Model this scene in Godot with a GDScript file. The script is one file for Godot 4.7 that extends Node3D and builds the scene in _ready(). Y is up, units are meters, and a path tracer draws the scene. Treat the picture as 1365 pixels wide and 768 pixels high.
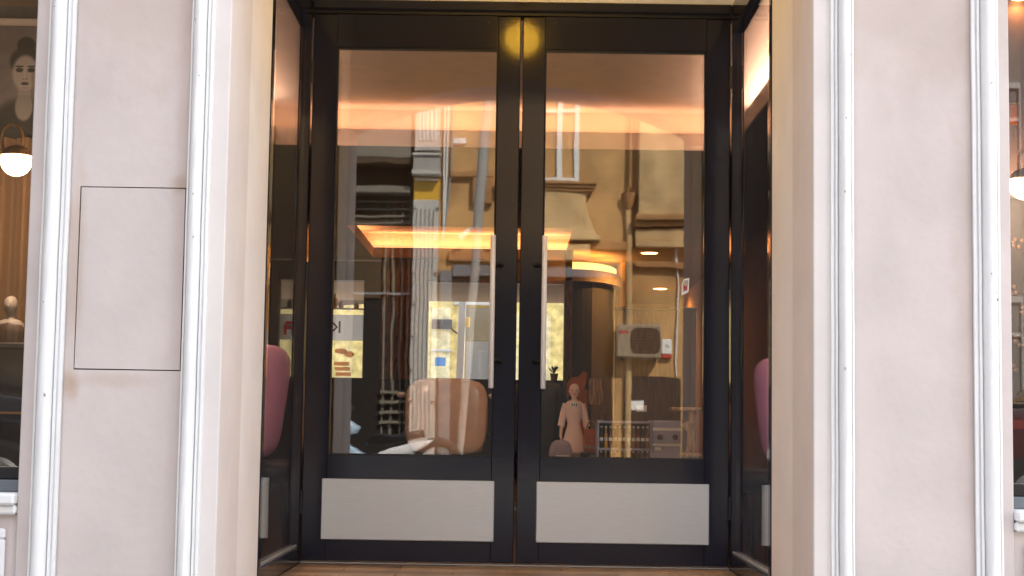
extends Node3D
# A shop entrance: black double doors in a recess between moulded white pilasters, the lit shop behind the glass,
# the sunlit street reflected in it.  Metres, y up, the threshold at y = 0, the door plane at z = 0, the street towards +z.

const ZF := 1.85      # face of the facade
const ZB := 1.49      # back of the facade wall
const XO := 0.85      # half width of the entrance
const GROUND := -0.2  # street

var M := {}
var rng := RandomNumberGenerator.new()

# ------------------------------------------------------------------ materials
func noise_tex(freq: float, oct: int, lo: float, hi: float, size := 512, sd := 1, as_normal := false, bump := 4.0, kind := FastNoiseLite.TYPE_SIMPLEX_SMOOTH) -> NoiseTexture2D:
	var n := FastNoiseLite.new()
	n.seed = sd
	n.noise_type = kind
	n.frequency = freq
	n.fractal_octaves = oct
	var t := NoiseTexture2D.new()
	t.width = size
	t.height = size
	t.seamless = true
	t.generate_mipmaps = false
	t.noise = n
	if as_normal:
		t.as_normal_map = true
		t.bump_strength = bump
	else:
		var g := Gradient.new()
		g.set_color(0, Color(lo, lo, lo))
		g.set_color(1, Color(hi, hi, hi))
		t.color_ramp = g
	return t

func lin(r: float, g: float, b: float, a := 1.0) -> Color:
	var c := Color(r, g, b, a).linear_to_srgb()
	c.a = a
	return c

func mat(called: String, c: Color, rough := 0.7, metal := 0.0) -> StandardMaterial3D:
	var m := StandardMaterial3D.new()
	m.resource_name = called
	m.albedo_color = c
	m.roughness = rough
	m.metallic = metal
	M[called] = m
	return m

func tri(m: StandardMaterial3D, scale: Vector3) -> void:
	m.uv1_triplanar = true
	m.uv1_world_triplanar = true
	m.uv1_scale = scale

func glow(called: String, c: Color, e: float) -> StandardMaterial3D:
	var m := mat(called, c, 0.6)
	m.emission_enabled = true
	m.emission = c
	m.emission_energy_multiplier = e
	return m

func glass(called: String, alpha := 0.0) -> StandardMaterial3D:
	var m := mat(called, Color(0.92, 0.95, 0.94, alpha), 0.0)
	m.transparency = BaseMaterial3D.TRANSPARENCY_ALPHA
	m.metallic_specular = 0.5
	return m

# old damp marks, drips and dirt on the painted walls; one tile spans 5 m, so nothing repeats on the facade
func stain_texture() -> ImageTexture:
	var n := FastNoiseLite.new()
	n.seed = 77
	n.frequency = 0.012
	n.fractal_octaves = 4
	var w := 768
	var im := Image.create(w, w, false, Image.FORMAT_RGB8)
	# x, y in metres, half widths, tint, strength
	var marks := [[-1.285, 0.98, 0.030, 0.36, Color(0.80, 0.70, 0.58), 0.55], [-1.29, 0.66, 0.030, 0.05, Color(0.80, 0.68, 0.54), 0.6], [-0.99, 1.24, 0.04, 0.03, Color(0.78, 0.68, 0.56), 0.6], [-1.15, 0.665, 0.14, 0.025, Color(0.86, 0.78, 0.70), 0.5],
		[-1.12, 1.75, 0.25, 0.30, Color(0.93, 0.88, 0.83), 0.7], [1.15, 1.80, 0.30, 0.34, Color(0.93, 0.88, 0.84), 0.7], [1.30, 1.0, 0.05, 0.9, Color(0.93, 0.88, 0.85), 0.7], [-0.98, 1.2, 0.035, 0.9, Color(0.93, 0.88, 0.85), 0.7], [1.2, -0.1, 0.5, 0.16, Color(0.80, 0.76, 0.71), 0.7], [-1.2, -0.1, 0.5, 0.16, Color(0.80, 0.76, 0.71), 0.7]]
	for py in w:
		for px in w:
			var x := fposmod(px * 5.0 / w + 2.5, 5.0) - 2.5
			var y := fposmod(-py * 5.0 / w + 1.5, 5.0) - 1.5
			var v := 0.972 + 0.028 * n.get_noise_2d(px, py * 0.6)
			var c := Color(v, v, v)
			for m in marks:
				var q := Vector2((x - m[0]) / m[2], (y - m[1]) / m[3]).length() + 0.5 * n.get_noise_2d(px * 5.0, py * 3.0)
				if q < 1.3:
					c = c * Color.WHITE.lerp(m[4], m[5] * 0.55 * (1.0 - smoothstep(0.2, 1.3, q)))
			im.set_pixel(px, py, c)
	return ImageTexture.create_from_image(im)

func materials() -> void:
	var mottle := noise_tex(0.006, 5, 0.93, 1.0, 512, 3)
	var stains := stain_texture()
	var fine_n := noise_tex(0.06, 4, 0, 1, 512, 5, true, 2.5)
	var ripple_n := noise_tex(0.025, 2, 0, 1, 512, 11, true, 1.6)
	var grain := noise_tex(0.012, 5, 0.45, 1.0, 512, 21)
	var coarse := noise_tex(0.02, 6, 0.35, 1.0, 512, 31)
	var brush := noise_tex(0.03, 3, 0.95, 1.0, 512, 41)
	M["mottle"] = mottle
	var soft := noise_tex(0.01, 4, 0.95, 1.0, 512, 6)
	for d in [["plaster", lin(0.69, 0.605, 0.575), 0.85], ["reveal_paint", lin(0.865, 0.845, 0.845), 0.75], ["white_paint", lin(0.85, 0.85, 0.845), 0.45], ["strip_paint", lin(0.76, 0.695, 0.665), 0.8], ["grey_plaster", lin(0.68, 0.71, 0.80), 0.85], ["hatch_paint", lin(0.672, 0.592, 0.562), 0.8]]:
		var m := mat(d[0], d[1], d[2])
		m.albedo_texture = mottle if d[0] == "plaster" or d[0] == "hatch_paint" else soft
		tri(m, Vector3.ONE * 0.55)
		m.normal_enabled = true
		m.normal_texture = fine_n
		m.normal_scale = 0.10 if d[0] != "white_paint" else 0.07
		if d[0] == "plaster" or d[0] == "hatch_paint":
			m.detail_enabled = true
			m.detail_blend_mode = BaseMaterial3D.BLEND_MODE_MUL
			m.detail_albedo = stains
			m.detail_uv_layer = BaseMaterial3D.DETAIL_UV_2
			m.uv2_triplanar = true
			m.uv2_world_triplanar = true
			m.uv2_scale = Vector3.ONE * 0.2
	var blk := mat("black_lacquer", lin(0.0140, 0.0155, 0.0265), 0.11)
	blk.metallic_specular = 0.38
	tri(blk, Vector3.ONE * 3.0)
	blk.normal_enabled = true
	blk.normal_texture = ripple_n
	blk.normal_scale = 0.06
	mat("black_rubber", lin(0.008, 0.008, 0.008), 0.6)
	var alu := mat("brushed_panel", lin(0.56, 0.605, 0.645), 0.48, 0.3)
	alu.albedo_texture = brush
	tri(alu, Vector3(0.6, 14.0, 1.0))
	alu.roughness_texture = noise_tex(0.02, 3, 0.7, 1.0, 256, 44)
	var hnd := mat("satin_steel", lin(0.82, 0.82, 0.83), 0.45, 0.15)
	hnd.albedo_texture = brush
	tri(hnd, Vector3(20, 1, 20))
	var gl := glass("door_glass")
	gl.roughness = 0.012
	gl.normal_enabled = true
	gl.normal_texture = noise_tex(0.006, 2, 0, 1, 512, 91, true, 1.0)
	gl.normal_scale = 0.035
	tri(gl, Vector3.ONE * 0.9)
	glass("window_glass")
	# woods
	for d in [["plank_a", lin(0.58, 0.36, 0.19)], ["plank_b", lin(0.42, 0.25, 0.14)], ["plank_c", lin(0.68, 0.45, 0.26)]]:
		var m := mat(d[0], d[1], 0.45)
		m.albedo_texture = grain
		tri(m, Vector3(1.2, 9.0, 11.0))
	for d in [["tan_wood", lin(0.74, 0.47, 0.24)], ["dark_wood", lin(0.075, 0.038, 0.020)], ["slat_wood", lin(0.42, 0.21, 0.065)], ["mid_wood", lin(0.30, 0.15, 0.06)]]:
		var m := mat(d[0], d[1], 0.45)
		m.albedo_texture = grain
		tri(m, Vector3(9.0, 0.9, 9.0))
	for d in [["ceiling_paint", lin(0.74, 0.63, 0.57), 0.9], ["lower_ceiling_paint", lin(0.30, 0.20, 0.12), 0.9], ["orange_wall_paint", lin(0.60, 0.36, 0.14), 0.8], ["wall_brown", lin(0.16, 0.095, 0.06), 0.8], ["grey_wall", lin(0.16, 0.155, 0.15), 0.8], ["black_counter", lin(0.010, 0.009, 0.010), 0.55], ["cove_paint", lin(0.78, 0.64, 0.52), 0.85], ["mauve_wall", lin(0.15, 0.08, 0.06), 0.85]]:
		var m := mat(d[0], d[1], d[2])
		m.albedo_texture = soft if d[0] in ["ceiling_paint", "cove_paint", "lower_ceiling_paint"] else mottle
		tri(m, Vector3.ONE * 0.8)
	# upholstery
	for d in [["brown_leather", lin(0.64, 0.43, 0.30), 0.18], ["black_leather", lin(0.010, 0.010, 0.011), 0.4], ["orange_fabric", lin(0.50, 0.13, 0.035), 0.7], ["pink_velvet", lin(0.92, 0.40, 0.64), 0.75], ["curtain_cloth", lin(0.11, 0.055, 0.02), 0.85], ["cream_trim", lin(0.62, 0.50, 0.40), 0.5]]:
		var m := mat(d[0], d[1], d[2])
		m.albedo_texture = mottle
		tri(m, Vector3.ONE * 2.0)
		if d[0] == "pink_velvet" or d[0] == "curtain_cloth":
			m.rim_enabled = true
			m.rim = 0.5
	# street
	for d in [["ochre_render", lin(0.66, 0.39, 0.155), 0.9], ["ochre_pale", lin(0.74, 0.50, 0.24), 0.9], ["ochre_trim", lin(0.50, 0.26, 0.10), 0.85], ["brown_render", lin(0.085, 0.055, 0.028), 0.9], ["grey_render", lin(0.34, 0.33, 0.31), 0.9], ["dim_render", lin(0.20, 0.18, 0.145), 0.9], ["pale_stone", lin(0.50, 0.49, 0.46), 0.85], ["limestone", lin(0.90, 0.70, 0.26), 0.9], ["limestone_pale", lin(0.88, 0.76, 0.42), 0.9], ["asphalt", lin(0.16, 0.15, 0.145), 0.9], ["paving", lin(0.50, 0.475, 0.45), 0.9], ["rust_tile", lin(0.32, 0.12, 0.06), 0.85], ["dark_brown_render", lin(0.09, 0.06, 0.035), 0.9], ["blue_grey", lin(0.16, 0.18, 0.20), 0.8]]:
		var m := mat(d[0], d[1], d[2])
		m.albedo_texture = coarse if d[0].begins_with("ochre") or d[0].begins_with("lime") or d[0] == "asphalt" else mottle
		tri(m, Vector3.ONE * (0.22 if d[0].begins_with("ochre") else 0.5))
	var och := noise_tex(0.008, 5, 0.72, 1.0, 512, 61)
	for k in ["ochre_render", "ochre_pale", "ochre_trim", "asphalt"]:
		M[k].albedo_texture = och
	var stone := noise_tex(0.018, 5, 0.70, 1.0, 512, 67)
	for k in ["limestone", "limestone_pale"]:
		M[k].albedo_texture = stone
	mat("car_black", lin(0.010, 0.010, 0.012), 0.12)
	mat("car_red", lin(0.10, 0.008, 0.008), 0.12)
	mat("tail_red", lin(0.50, 0.02, 0.02), 0.2)
	mat("chip_grey", lin(0.30, 0.28, 0.26), 0.9)
	mat("chip_tan", lin(0.50, 0.42, 0.28), 0.9)
	mat("white_metal", lin(0.72, 0.72, 0.70), 0.45)
	mat("ac_white", lin(0.29, 0.22, 0.14), 0.5)
	mat("dark_hole", lin(0.012, 0.010, 0.009), 0.9)
	mat("dark_metal", lin(0.03, 0.03, 0.032), 0.4, 0.6)
	mat("grey_metal", lin(0.30, 0.31, 0.33), 0.45, 0.3)
	mat("brass", lin(0.36, 0.20, 0.07), 0.3, 0.85)
	mat("street_pane", lin(0.02, 0.02, 0.022), 0.06)
	mat("dark_pane", lin(0.06, 0.05, 0.045), 0.1)
	mat("lace", lin(0.35, 0.33, 0.30), 0.9)
	mat("red_curtain", lin(0.42, 0.16, 0.12), 0.9)
	mat("red", lin(0.45, 0.03, 0.02), 0.5)
	mat("blue", lin(0.02, 0.16, 0.40), 0.5)
	mat("yellow", lin(0.70, 0.45, 0.05), 0.5)
	mat("white", lin(0.78, 0.78, 0.76), 0.6)
	var acr := mat("white_acrylic", lin(0.85, 0.85, 0.82), 0.5)
	acr.backlight_enabled = true
	acr.backlight = Color(2.0, 2.0, 2.0)
	var ycl := mat("yellow_film", lin(0.80, 0.60, 0.08), 0.5)
	ycl.backlight_enabled = true
	ycl.backlight = Color(1.6, 1.25, 0.25)
	var rfl := mat("red_film", lin(0.45, 0.03, 0.02), 0.5)
	rfl.backlight_enabled = true
	rfl.backlight = Color(1.2, 0.12, 0.08)
	mat("black", lin(0.01, 0.01, 0.01), 0.6)
	mat("fairing_blue", lin(0.38, 0.52, 0.68), 0.2)
	mat("fairing_white", lin(0.75, 0.76, 0.78), 0.2)
	mat("tyre", lin(0.015, 0.015, 0.015), 0.8)
	mat("mannequin_skin", lin(0.80, 0.56, 0.44), 0.5)
	mat("bust_skin", lin(0.20, 0.165, 0.135), 0.6)
	mat("dress_pink", lin(0.88, 0.70, 0.64), 0.85)
	mat("sash_lilac", lin(0.34, 0.31, 0.38), 0.8)
	mat("bottle_red", lin(0.16, 0.03, 0.02), 0.2)
	mat("bottle_dark", lin(0.03, 0.018, 0.014), 0.2)
	mat("bottle_yellow", lin(0.62, 0.36, 0.03), 0.3)
	mat("unit_blue", lin(0.30, 0.33, 0.46), 0.5)
	mat("leaf_green", lin(0.05, 0.09, 0.03), 0.7)
	mat("wallpaper_dark", lin(0.022, 0.016, 0.014), 0.6)
	mat("petal", lin(0.10, 0.06, 0.04), 0.7)
	glow("cove_light", Color(1.0, 0.72, 0.50), 1.6)
	glow("drum_light", Color(1.0, 0.74, 0.36), 1.3)
	glow("down_light", Color(1.0, 0.72, 0.36), 9.0)
	glow("globe_light", Color(1.0, 0.90, 0.74), 2.6)
	glow("entrance_light", Color(1.0, 0.76, 0.24), 11.0)
	glow("candle_light", Color(1.0, 0.62, 0.2), 2.5)
	glow("spark_light", Color(1.0, 0.96, 0.85), 2.0)

# ------------------------------------------------------------------ mesh helpers
func st_new() -> SurfaceTool:
	var s := SurfaceTool.new()
	s.begin(Mesh.PRIMITIVE_TRIANGLES)
	s.set_smooth_group(-1)
	return s

func quad(s: SurfaceTool, a: Vector3, b: Vector3, c: Vector3, d: Vector3) -> void:   # counter-clockwise seen from outside
	for v in [a, c, b, a, d, c]:
		s.add_vertex(v)

func quad_uv(s: SurfaceTool, a: Vector3, b: Vector3, c: Vector3, d: Vector3) -> void:
	var vs := [a, c, b, a, d, c]
	var us := [Vector2(0, 1), Vector2(1, 0), Vector2(1, 1), Vector2(0, 1), Vector2(0, 0), Vector2(1, 0)]
	for i in 6:
		s.set_uv(us[i])
		s.add_vertex(vs[i])

func face(s: SurfaceTool, a: Vector3, b: Vector3, c: Vector3) -> void:
	for v in [a, c, b]:
		s.add_vertex(v)

# a box from lo to hi with chamfered edges
func box(s: SurfaceTool, lo: Vector3, hi: Vector3, r := 0.0, t := Transform3D.IDENTITY) -> void:
	var c := (lo + hi) * 0.5
	var h := (hi - lo) * 0.5
	r = minf(r, minf(h.x, minf(h.y, h.z)) * 0.8)
	if r <= 0.0:
		var p := []
		for i in 8:
			p.append(t * (c + Vector3(h.x * (1 if i & 1 else -1), h.y * (1 if i & 2 else -1), h.z * (1 if i & 4 else -1))))
		for f in [[4, 5, 7, 6], [1, 0, 2, 3], [5, 1, 3, 7], [0, 4, 6, 2], [6, 7, 3, 2], [0, 1, 5, 4]]:
			quad(s, p[f[0]], p[f[1]], p[f[2]], p[f[3]])
		return
	var k := h - Vector3.ONE * r
	var at := func(sx, sy, sz, ax):     # corner vertex belonging to the face of axis ax
		var v := Vector3(k.x * sx, k.y * sy, k.z * sz)
		v[ax] = h[ax] * [sx, sy, sz][ax]
		return t * (c + v)
	for sg in [1, -1]:
		quad_s(s, sg, at.call(sg, -1, 1, 0), at.call(sg, -1, -1, 0), at.call(sg, 1, -1, 0), at.call(sg, 1, 1, 0))
		quad_s(s, sg, at.call(-1, sg, 1, 1), at.call(1, sg, 1, 1), at.call(1, sg, -1, 1), at.call(-1, sg, -1, 1))
		quad_s(s, sg, at.call(-1, -1, sg, 2), at.call(1, -1, sg, 2), at.call(1, 1, sg, 2), at.call(-1, 1, sg, 2))
	for a in [1, -1]:
		for b in [1, -1]:
			quad_s(s, a * b, at.call(a, -1, b, 2), at.call(a, -1, b, 0), at.call(a, 1, b, 0), at.call(a, 1, b, 2))
			quad_s(s, a * b, at.call(-1, a, b, 1), at.call(-1, a, b, 2), at.call(1, a, b, 2), at.call(1, a, b, 1))
			quad_s(s, a * b, at.call(a, b, -1, 0), at.call(a, b, -1, 1), at.call(a, b, 1, 1), at.call(a, b, 1, 0))
			for e in [1, -1]:
				var x: Vector3 = at.call(a, b, e, 0)
				var y: Vector3 = at.call(a, b, e, 1)
				var z: Vector3 = at.call(a, b, e, 2)
				if a * b * e > 0:
					face(s, x, y, z)
				else:
					face(s, x, z, y)

func quad_s(s: SurfaceTool, sg: int, a: Vector3, b: Vector3, c: Vector3, d: Vector3) -> void:
	if sg > 0:
		quad(s, a, b, c, d)
	else:
		quad(s, a, d, c, b)

func bx(lo: Vector3, hi: Vector3, r := 0.0) -> SurfaceTool:
	var s := st_new()
	box(s, lo, hi, r)
	return s

func v3(x: float, y: float, z: float) -> Vector3:
	return Vector3(x, y, z)

# tube along points, radii per point
func tube(s: SurfaceTool, pts: Array, rad: Array, n := 10, cap := true) -> void:
	s.set_smooth_group(0)
	var rings := []
	var up := Vector3(0.13, 0.31, 0.94).normalized()
	for i in pts.size():
		var a: Vector3 = pts[maxi(i - 1, 0)]
		var b: Vector3 = pts[mini(i + 1, pts.size() - 1)]
		var d := (b - a).normalized()
		var u := up.cross(d)
		if u.length() < 0.05:
			u = Vector3(1, 0, 0).cross(d)
		u = u.normalized()
		var w := d.cross(u)
		var ring := []
		for k in n:
			var an := TAU * k / n
			ring.append(pts[i] + (u * cos(an) + w * sin(an)) * rad[mini(i, rad.size() - 1)])
		rings.append(ring)
	for i in rings.size() - 1:
		for k in n:
			var j := (k + 1) % n
			quad(s, rings[i][k], rings[i][j], rings[i + 1][j], rings[i + 1][k])
	if cap:
		s.set_smooth_group(-1)
		for k in range(1, n - 1):
			face(s, rings[0][0], rings[0][k + 1], rings[0][k])
			face(s, rings[-1][0], rings[-1][k], rings[-1][k + 1])
	s.set_smooth_group(-1)

# rings of ellipses stacked: each [center, rx, rz]
func loft(s: SurfaceTool, rows: Array, n := 20, e := 2.0, smooth := true) -> void:
	s.set_smooth_group(0 if smooth else -1)
	var rings := []
	for r in rows:
		var ring := []
		for k in n:
			var an := TAU * k / n
			var cx := signf(cos(an)) * pow(absf(cos(an)), 2.0 / e)
			var cz := signf(sin(an)) * pow(absf(sin(an)), 2.0 / e)
			ring.append(r[0] + Vector3(r[1] * cx, 0, r[2] * cz))
		rings.append(ring)
	for i in rings.size() - 1:
		for k in n:
			var j := (k + 1) % n
			quad(s, rings[i][k], rings[i + 1][k], rings[i + 1][j], rings[i][j])
	s.set_smooth_group(-1)
	for k in range(1, n - 1):
		face(s, rings[0][0], rings[0][k], rings[0][k + 1])
		face(s, rings[-1][0], rings[-1][k + 1], rings[-1][k])

# polygon (x, y) counter-clockwise, extruded from z0 to z1
func prism(s: SurfaceTool, poly: PackedVector2Array, z0: float, z1: float) -> void:
	if Geometry2D.is_polygon_clockwise(poly):
		poly = poly.duplicate()
		poly.reverse()
	var idx := Geometry2D.triangulate_polygon(poly)
	for i in range(0, idx.size(), 3):
		var a := poly[idx[i]]
		var b := poly[idx[i + 1]]
		var c := poly[idx[i + 2]]
		if (b - a).cross(c - a) < 0:
			var q := b
			b = c
			c = q
		face(s, v3(a.x, a.y, z1), v3(b.x, b.y, z1), v3(c.x, c.y, z1))
		face(s, v3(a.x, a.y, z0), v3(c.x, c.y, z0), v3(b.x, b.y, z0))
	for i in poly.size():
		var a := poly[i]
		var b := poly[(i + 1) % poly.size()]
		quad(s, v3(a.x, a.y, z0), v3(b.x, b.y, z0), v3(b.x, b.y, z1), v3(a.x, a.y, z1))

# polygon (x, z) extruded from y0 to y1
func slab(s: SurfaceTool, poly: PackedVector2Array, y0: float, y1: float) -> void:
	var p2 := PackedVector2Array()
	for p in poly:
		p2.append(Vector2(p.x, -p.y))
	if Geometry2D.is_polygon_clockwise(p2):
		p2.reverse()
	var idx := Geometry2D.triangulate_polygon(p2)
	for i in range(0, idx.size(), 3):
		var a := p2[idx[i]]
		var b := p2[idx[i + 1]]
		var c := p2[idx[i + 2]]
		if (b - a).cross(c - a) < 0:
			var q := b
			b = c
			c = q
		face(s, v3(a.x, y1, -a.y), v3(b.x, y1, -b.y), v3(c.x, y1, -c.y))
		face(s, v3(a.x, y0, -a.y), v3(c.x, y0, -c.y), v3(b.x, y0, -b.y))
	for i in p2.size():
		var a := p2[i]
		var b := p2[(i + 1) % p2.size()]
		quad(s, v3(a.x, y0, -a.y), v3(b.x, y0, -b.y), v3(b.x, y1, -b.y), v3(a.x, y1, -a.y))

# a cushion: an outline (x, y), thickest in the middle, bent back by bend * x^2
func pillow(s: SurfaceTool, outline: Array, thick: float, bend: float, t := Transform3D.IDENTITY, edge := 0.0) -> void:
	var sc := [0.0, 0.35, 0.62, 0.82, 0.93, 0.98, 1.0]
	var th := [1.0, 1.0, 0.97, 0.88, 0.68, 0.42, edge]
	var mid := Vector2.ZERO
	for p in outline:
		mid += p / outline.size()
	var n := outline.size()
	s.set_smooth_group(0)
	for side in [1, -1]:
		for i in sc.size() - 1:
			for k in n:
				var q := []
				for c in [[i, k], [i + 1, k], [i + 1, (k + 1) % n], [i, (k + 1) % n]]:
					var p: Vector2 = mid + (outline[c[1]] - mid) * sc[c[0]]
					q.append(t * v3(p.x, p.y, side * thick * 0.5 * th[c[0]] - bend * (p.x - mid.x) * (p.x - mid.x)))
				if i == 0:
					if side > 0:
						face(s, q[0], q[1], q[2])
					else:
						face(s, q[0], q[2], q[1])
				else:
					quad_s(s, side, q[0], q[1], q[2], q[3])
	s.set_smooth_group(-1)

# rounded-square outline, its width going from wb at the foot to wt at the head
func outline(x: float, y0: float, y1: float, wb: float, wt: float, e := 4.0, n := 32) -> Array:
	var out := []
	for k in n:
		var an := TAU * k / n
		var cx := signf(cos(an)) * pow(absf(cos(an)), 2.0 / e)
		var cy := signf(sin(an)) * pow(absf(sin(an)), 2.0 / e)
		var f := (cy + 1) * 0.5
		out.append(Vector2(x + cx * lerpf(wb, wt, f) * 0.5, lerpf(y0, y1, f)))
	return out

func ball(s: SurfaceTool, c: Vector3, r: Vector3, n := 16) -> void:
	var rows := []
	for i in range(0, n / 2 + 1):
		var a := -PI / 2 + PI * i / (n / 2)
		var q := maxf(cos(a), 0.02)
		rows.append([c + Vector3(0, sin(a) * r.y, 0), r.x * q, r.z * q])
	loft(s, rows, n)

# ------------------------------------------------------------------ object helpers
var used := {}
func numbered(called: String) -> String:
	used[called] = used.get(called, -1) + 1
	return called if used[called] == 0 else "%s_%03d" % [called, used[called]]

func obj(called: String, s: SurfaceTool, m: String, parent: Node3D = null, label := "") -> MeshInstance3D:
	s.generate_normals()
	var o := MeshInstance3D.new()
	o.mesh = s.commit()
	o.material_override = null
	o.mesh.surface_set_material(0, M[m])
	o.name = numbered(called) if parent == null else called
	(self if parent == null else parent).add_child(o, true)
	if label != "":
		o.set_meta("label", label)
	return o

func thing(called: String, label: String, category: String, at := Vector3.ZERO, turn := 0.0, group := "") -> Node3D:
	var o := Node3D.new()
	o.name = numbered(called)
	add_child(o)
	o.position = at
	o.rotation.y = turn
	tag(o, label, category, group)
	return o

func tag(o: Node3D, label: String, category: String, group := "") -> Node3D:
	o.set_meta("label", label)
	o.set_meta("category", category)
	if group != "":
		o.set_meta("group", group)
	return o

func struct(called: String, s: SurfaceTool, m: String) -> MeshInstance3D:
	var o := obj(called, s, m)
	o.set_meta("kind", "structure")
	return o

func area_light(called: String, at: Vector3, dir: Vector3, size: Vector2, c: Color, e: float, long_axis := Vector3.RIGHT) -> void:
	var l := AreaLight3D.new()
	l.name = numbered(called)
	var z := -dir.normalized()
	var x := long_axis.normalized()
	var y := z.cross(x).normalized()
	l.transform = Transform3D(Basis(x, y, z), at)
	l.area_size = size
	l.light_color = c
	l.light_energy = e
	l.area_range = 14.0
	l.shadow_enabled = true
	add_child(l)

func omni(called: String, at: Vector3, c: Color, e: float, size: float, parent: Node3D = null) -> void:
	var l := OmniLight3D.new()
	l.name = called
	l.light_color = c
	l.light_energy = e
	l.light_size = size
	l.omni_range = 14.0
	l.omni_attenuation = 2.0
	l.shadow_enabled = true
	l.position = at
	(self if parent == null else parent).add_child(l, true)


func spot(called: String, at: Vector3, c: Color, e: float, parent: Node3D) -> void:
	var l := SpotLight3D.new()
	l.name = called
	l.light_color = c
	l.light_energy = e
	l.light_size = 0.012
	l.spot_angle = 78.0
	l.spot_angle_attenuation = 0.6
	l.spot_range = 14.0
	l.spot_attenuation = 2.0
	l.shadow_enabled = true
	l.transform = Transform3D(Basis(Vector3.RIGHT, -PI / 2), at)
	parent.add_child(l, true)

# ------------------------------------------------------------------ the facade
# moulding profile: u across (0 on the round side), d out of the wall, g smoothing group
func moulding_profile() -> Array:
	var p := [[0.0, 0.0, -1], [0.0, 0.010, -1], [0.005, 0.012, -1], [0.0075, 0.006, -1]]
	for i in 11:
		var a := PI * i / 10.0
		p.append([0.027 - 0.0185 * cos(a), 0.008 + 0.031 * pow(sin(a), 0.8), 1])
	p += [[0.047, 0.006, -1], [0.0485, 0.016, -1], [0.0545, 0.0165, -1], [0.0555, 0.007, -1], [0.058, 0.007, -1], [0.059, 0.012, -1], [0.0665, 0.011, -1], [0.067, 0.0, -1]]
	return p

# side = +1: u runs to the left from x; -1: u runs to the right
func moulding(parent: Node3D, x: float, dir: float, wide: float, label: String, sd: int) -> void:
	var prof := moulding_profile()
	var s := st_new()
	var n := FastNoiseLite.new()
	n.seed = sd
	n.frequency = 1.3
	var ys := []
	var y := GROUND
	while y < 2.86:
		ys.append(y)
		y += 0.06
	var at := func(i: int, k: int) -> Vector3:
		var w := n.get_noise_2d(ys[k] * 2.0, 3.0) * 0.0016
		var d: float = prof[i][1] * (1.0 + 0.10 * n.get_noise_2d(ys[k] * 5.0, i * 1.0))
		return v3(x + dir * prof[i][0] * wide / 0.067 + w, ys[k], ZF + d)
	for i in prof.size() - 1:
		s.set_smooth_group(1 if prof[i][2] == 1 and prof[i + 1][2] == 1 else -1)
		for k in ys.size() - 1:
			if dir > 0:
				quad(s, at.call(i, k), at.call(i + 1, k), at.call(i + 1, k + 1), at.call(i, k + 1))
			else:
				quad(s, at.call(i + 1, k), at.call(i, k), at.call(i, k + 1), at.call(i + 1, k + 1))
	var mo := obj("moulding", s, "white_paint", parent, label)
	var r2 := RandomNumberGenerator.new()
	r2.seed = sd
	for k in 4:
		var cy := 0.15 + 1.65 * pow(r2.randf(), 0.5)
		var u := 0.012 + r2.randf() * 0.028
		var d := 0.008 + 0.031 * pow(maxf(0.0, 1.0 - pow((u - 0.027) / 0.0185, 2)), 0.4)
		var rr := 0.0012 + 0.0028 * r2.randf() * r2.randf()
		var cs := st_new()
		var pp := PackedVector2Array()
		for q in 7:
			var an := TAU * q / 7.0
			pp.append(Vector2(x + dir * u * wide / 0.067 + cos(an) * rr * (0.6 + 0.6 * r2.randf()), cy + sin(an) * rr * (0.8 + 1.4 * r2.randf())))
		prism(cs, pp, ZF + d - 0.004, ZF + d * 1.03 + 0.0006)
		obj("paint_chip", cs, "chip_grey" if k % 3 else "chip_tan", mo)

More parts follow.
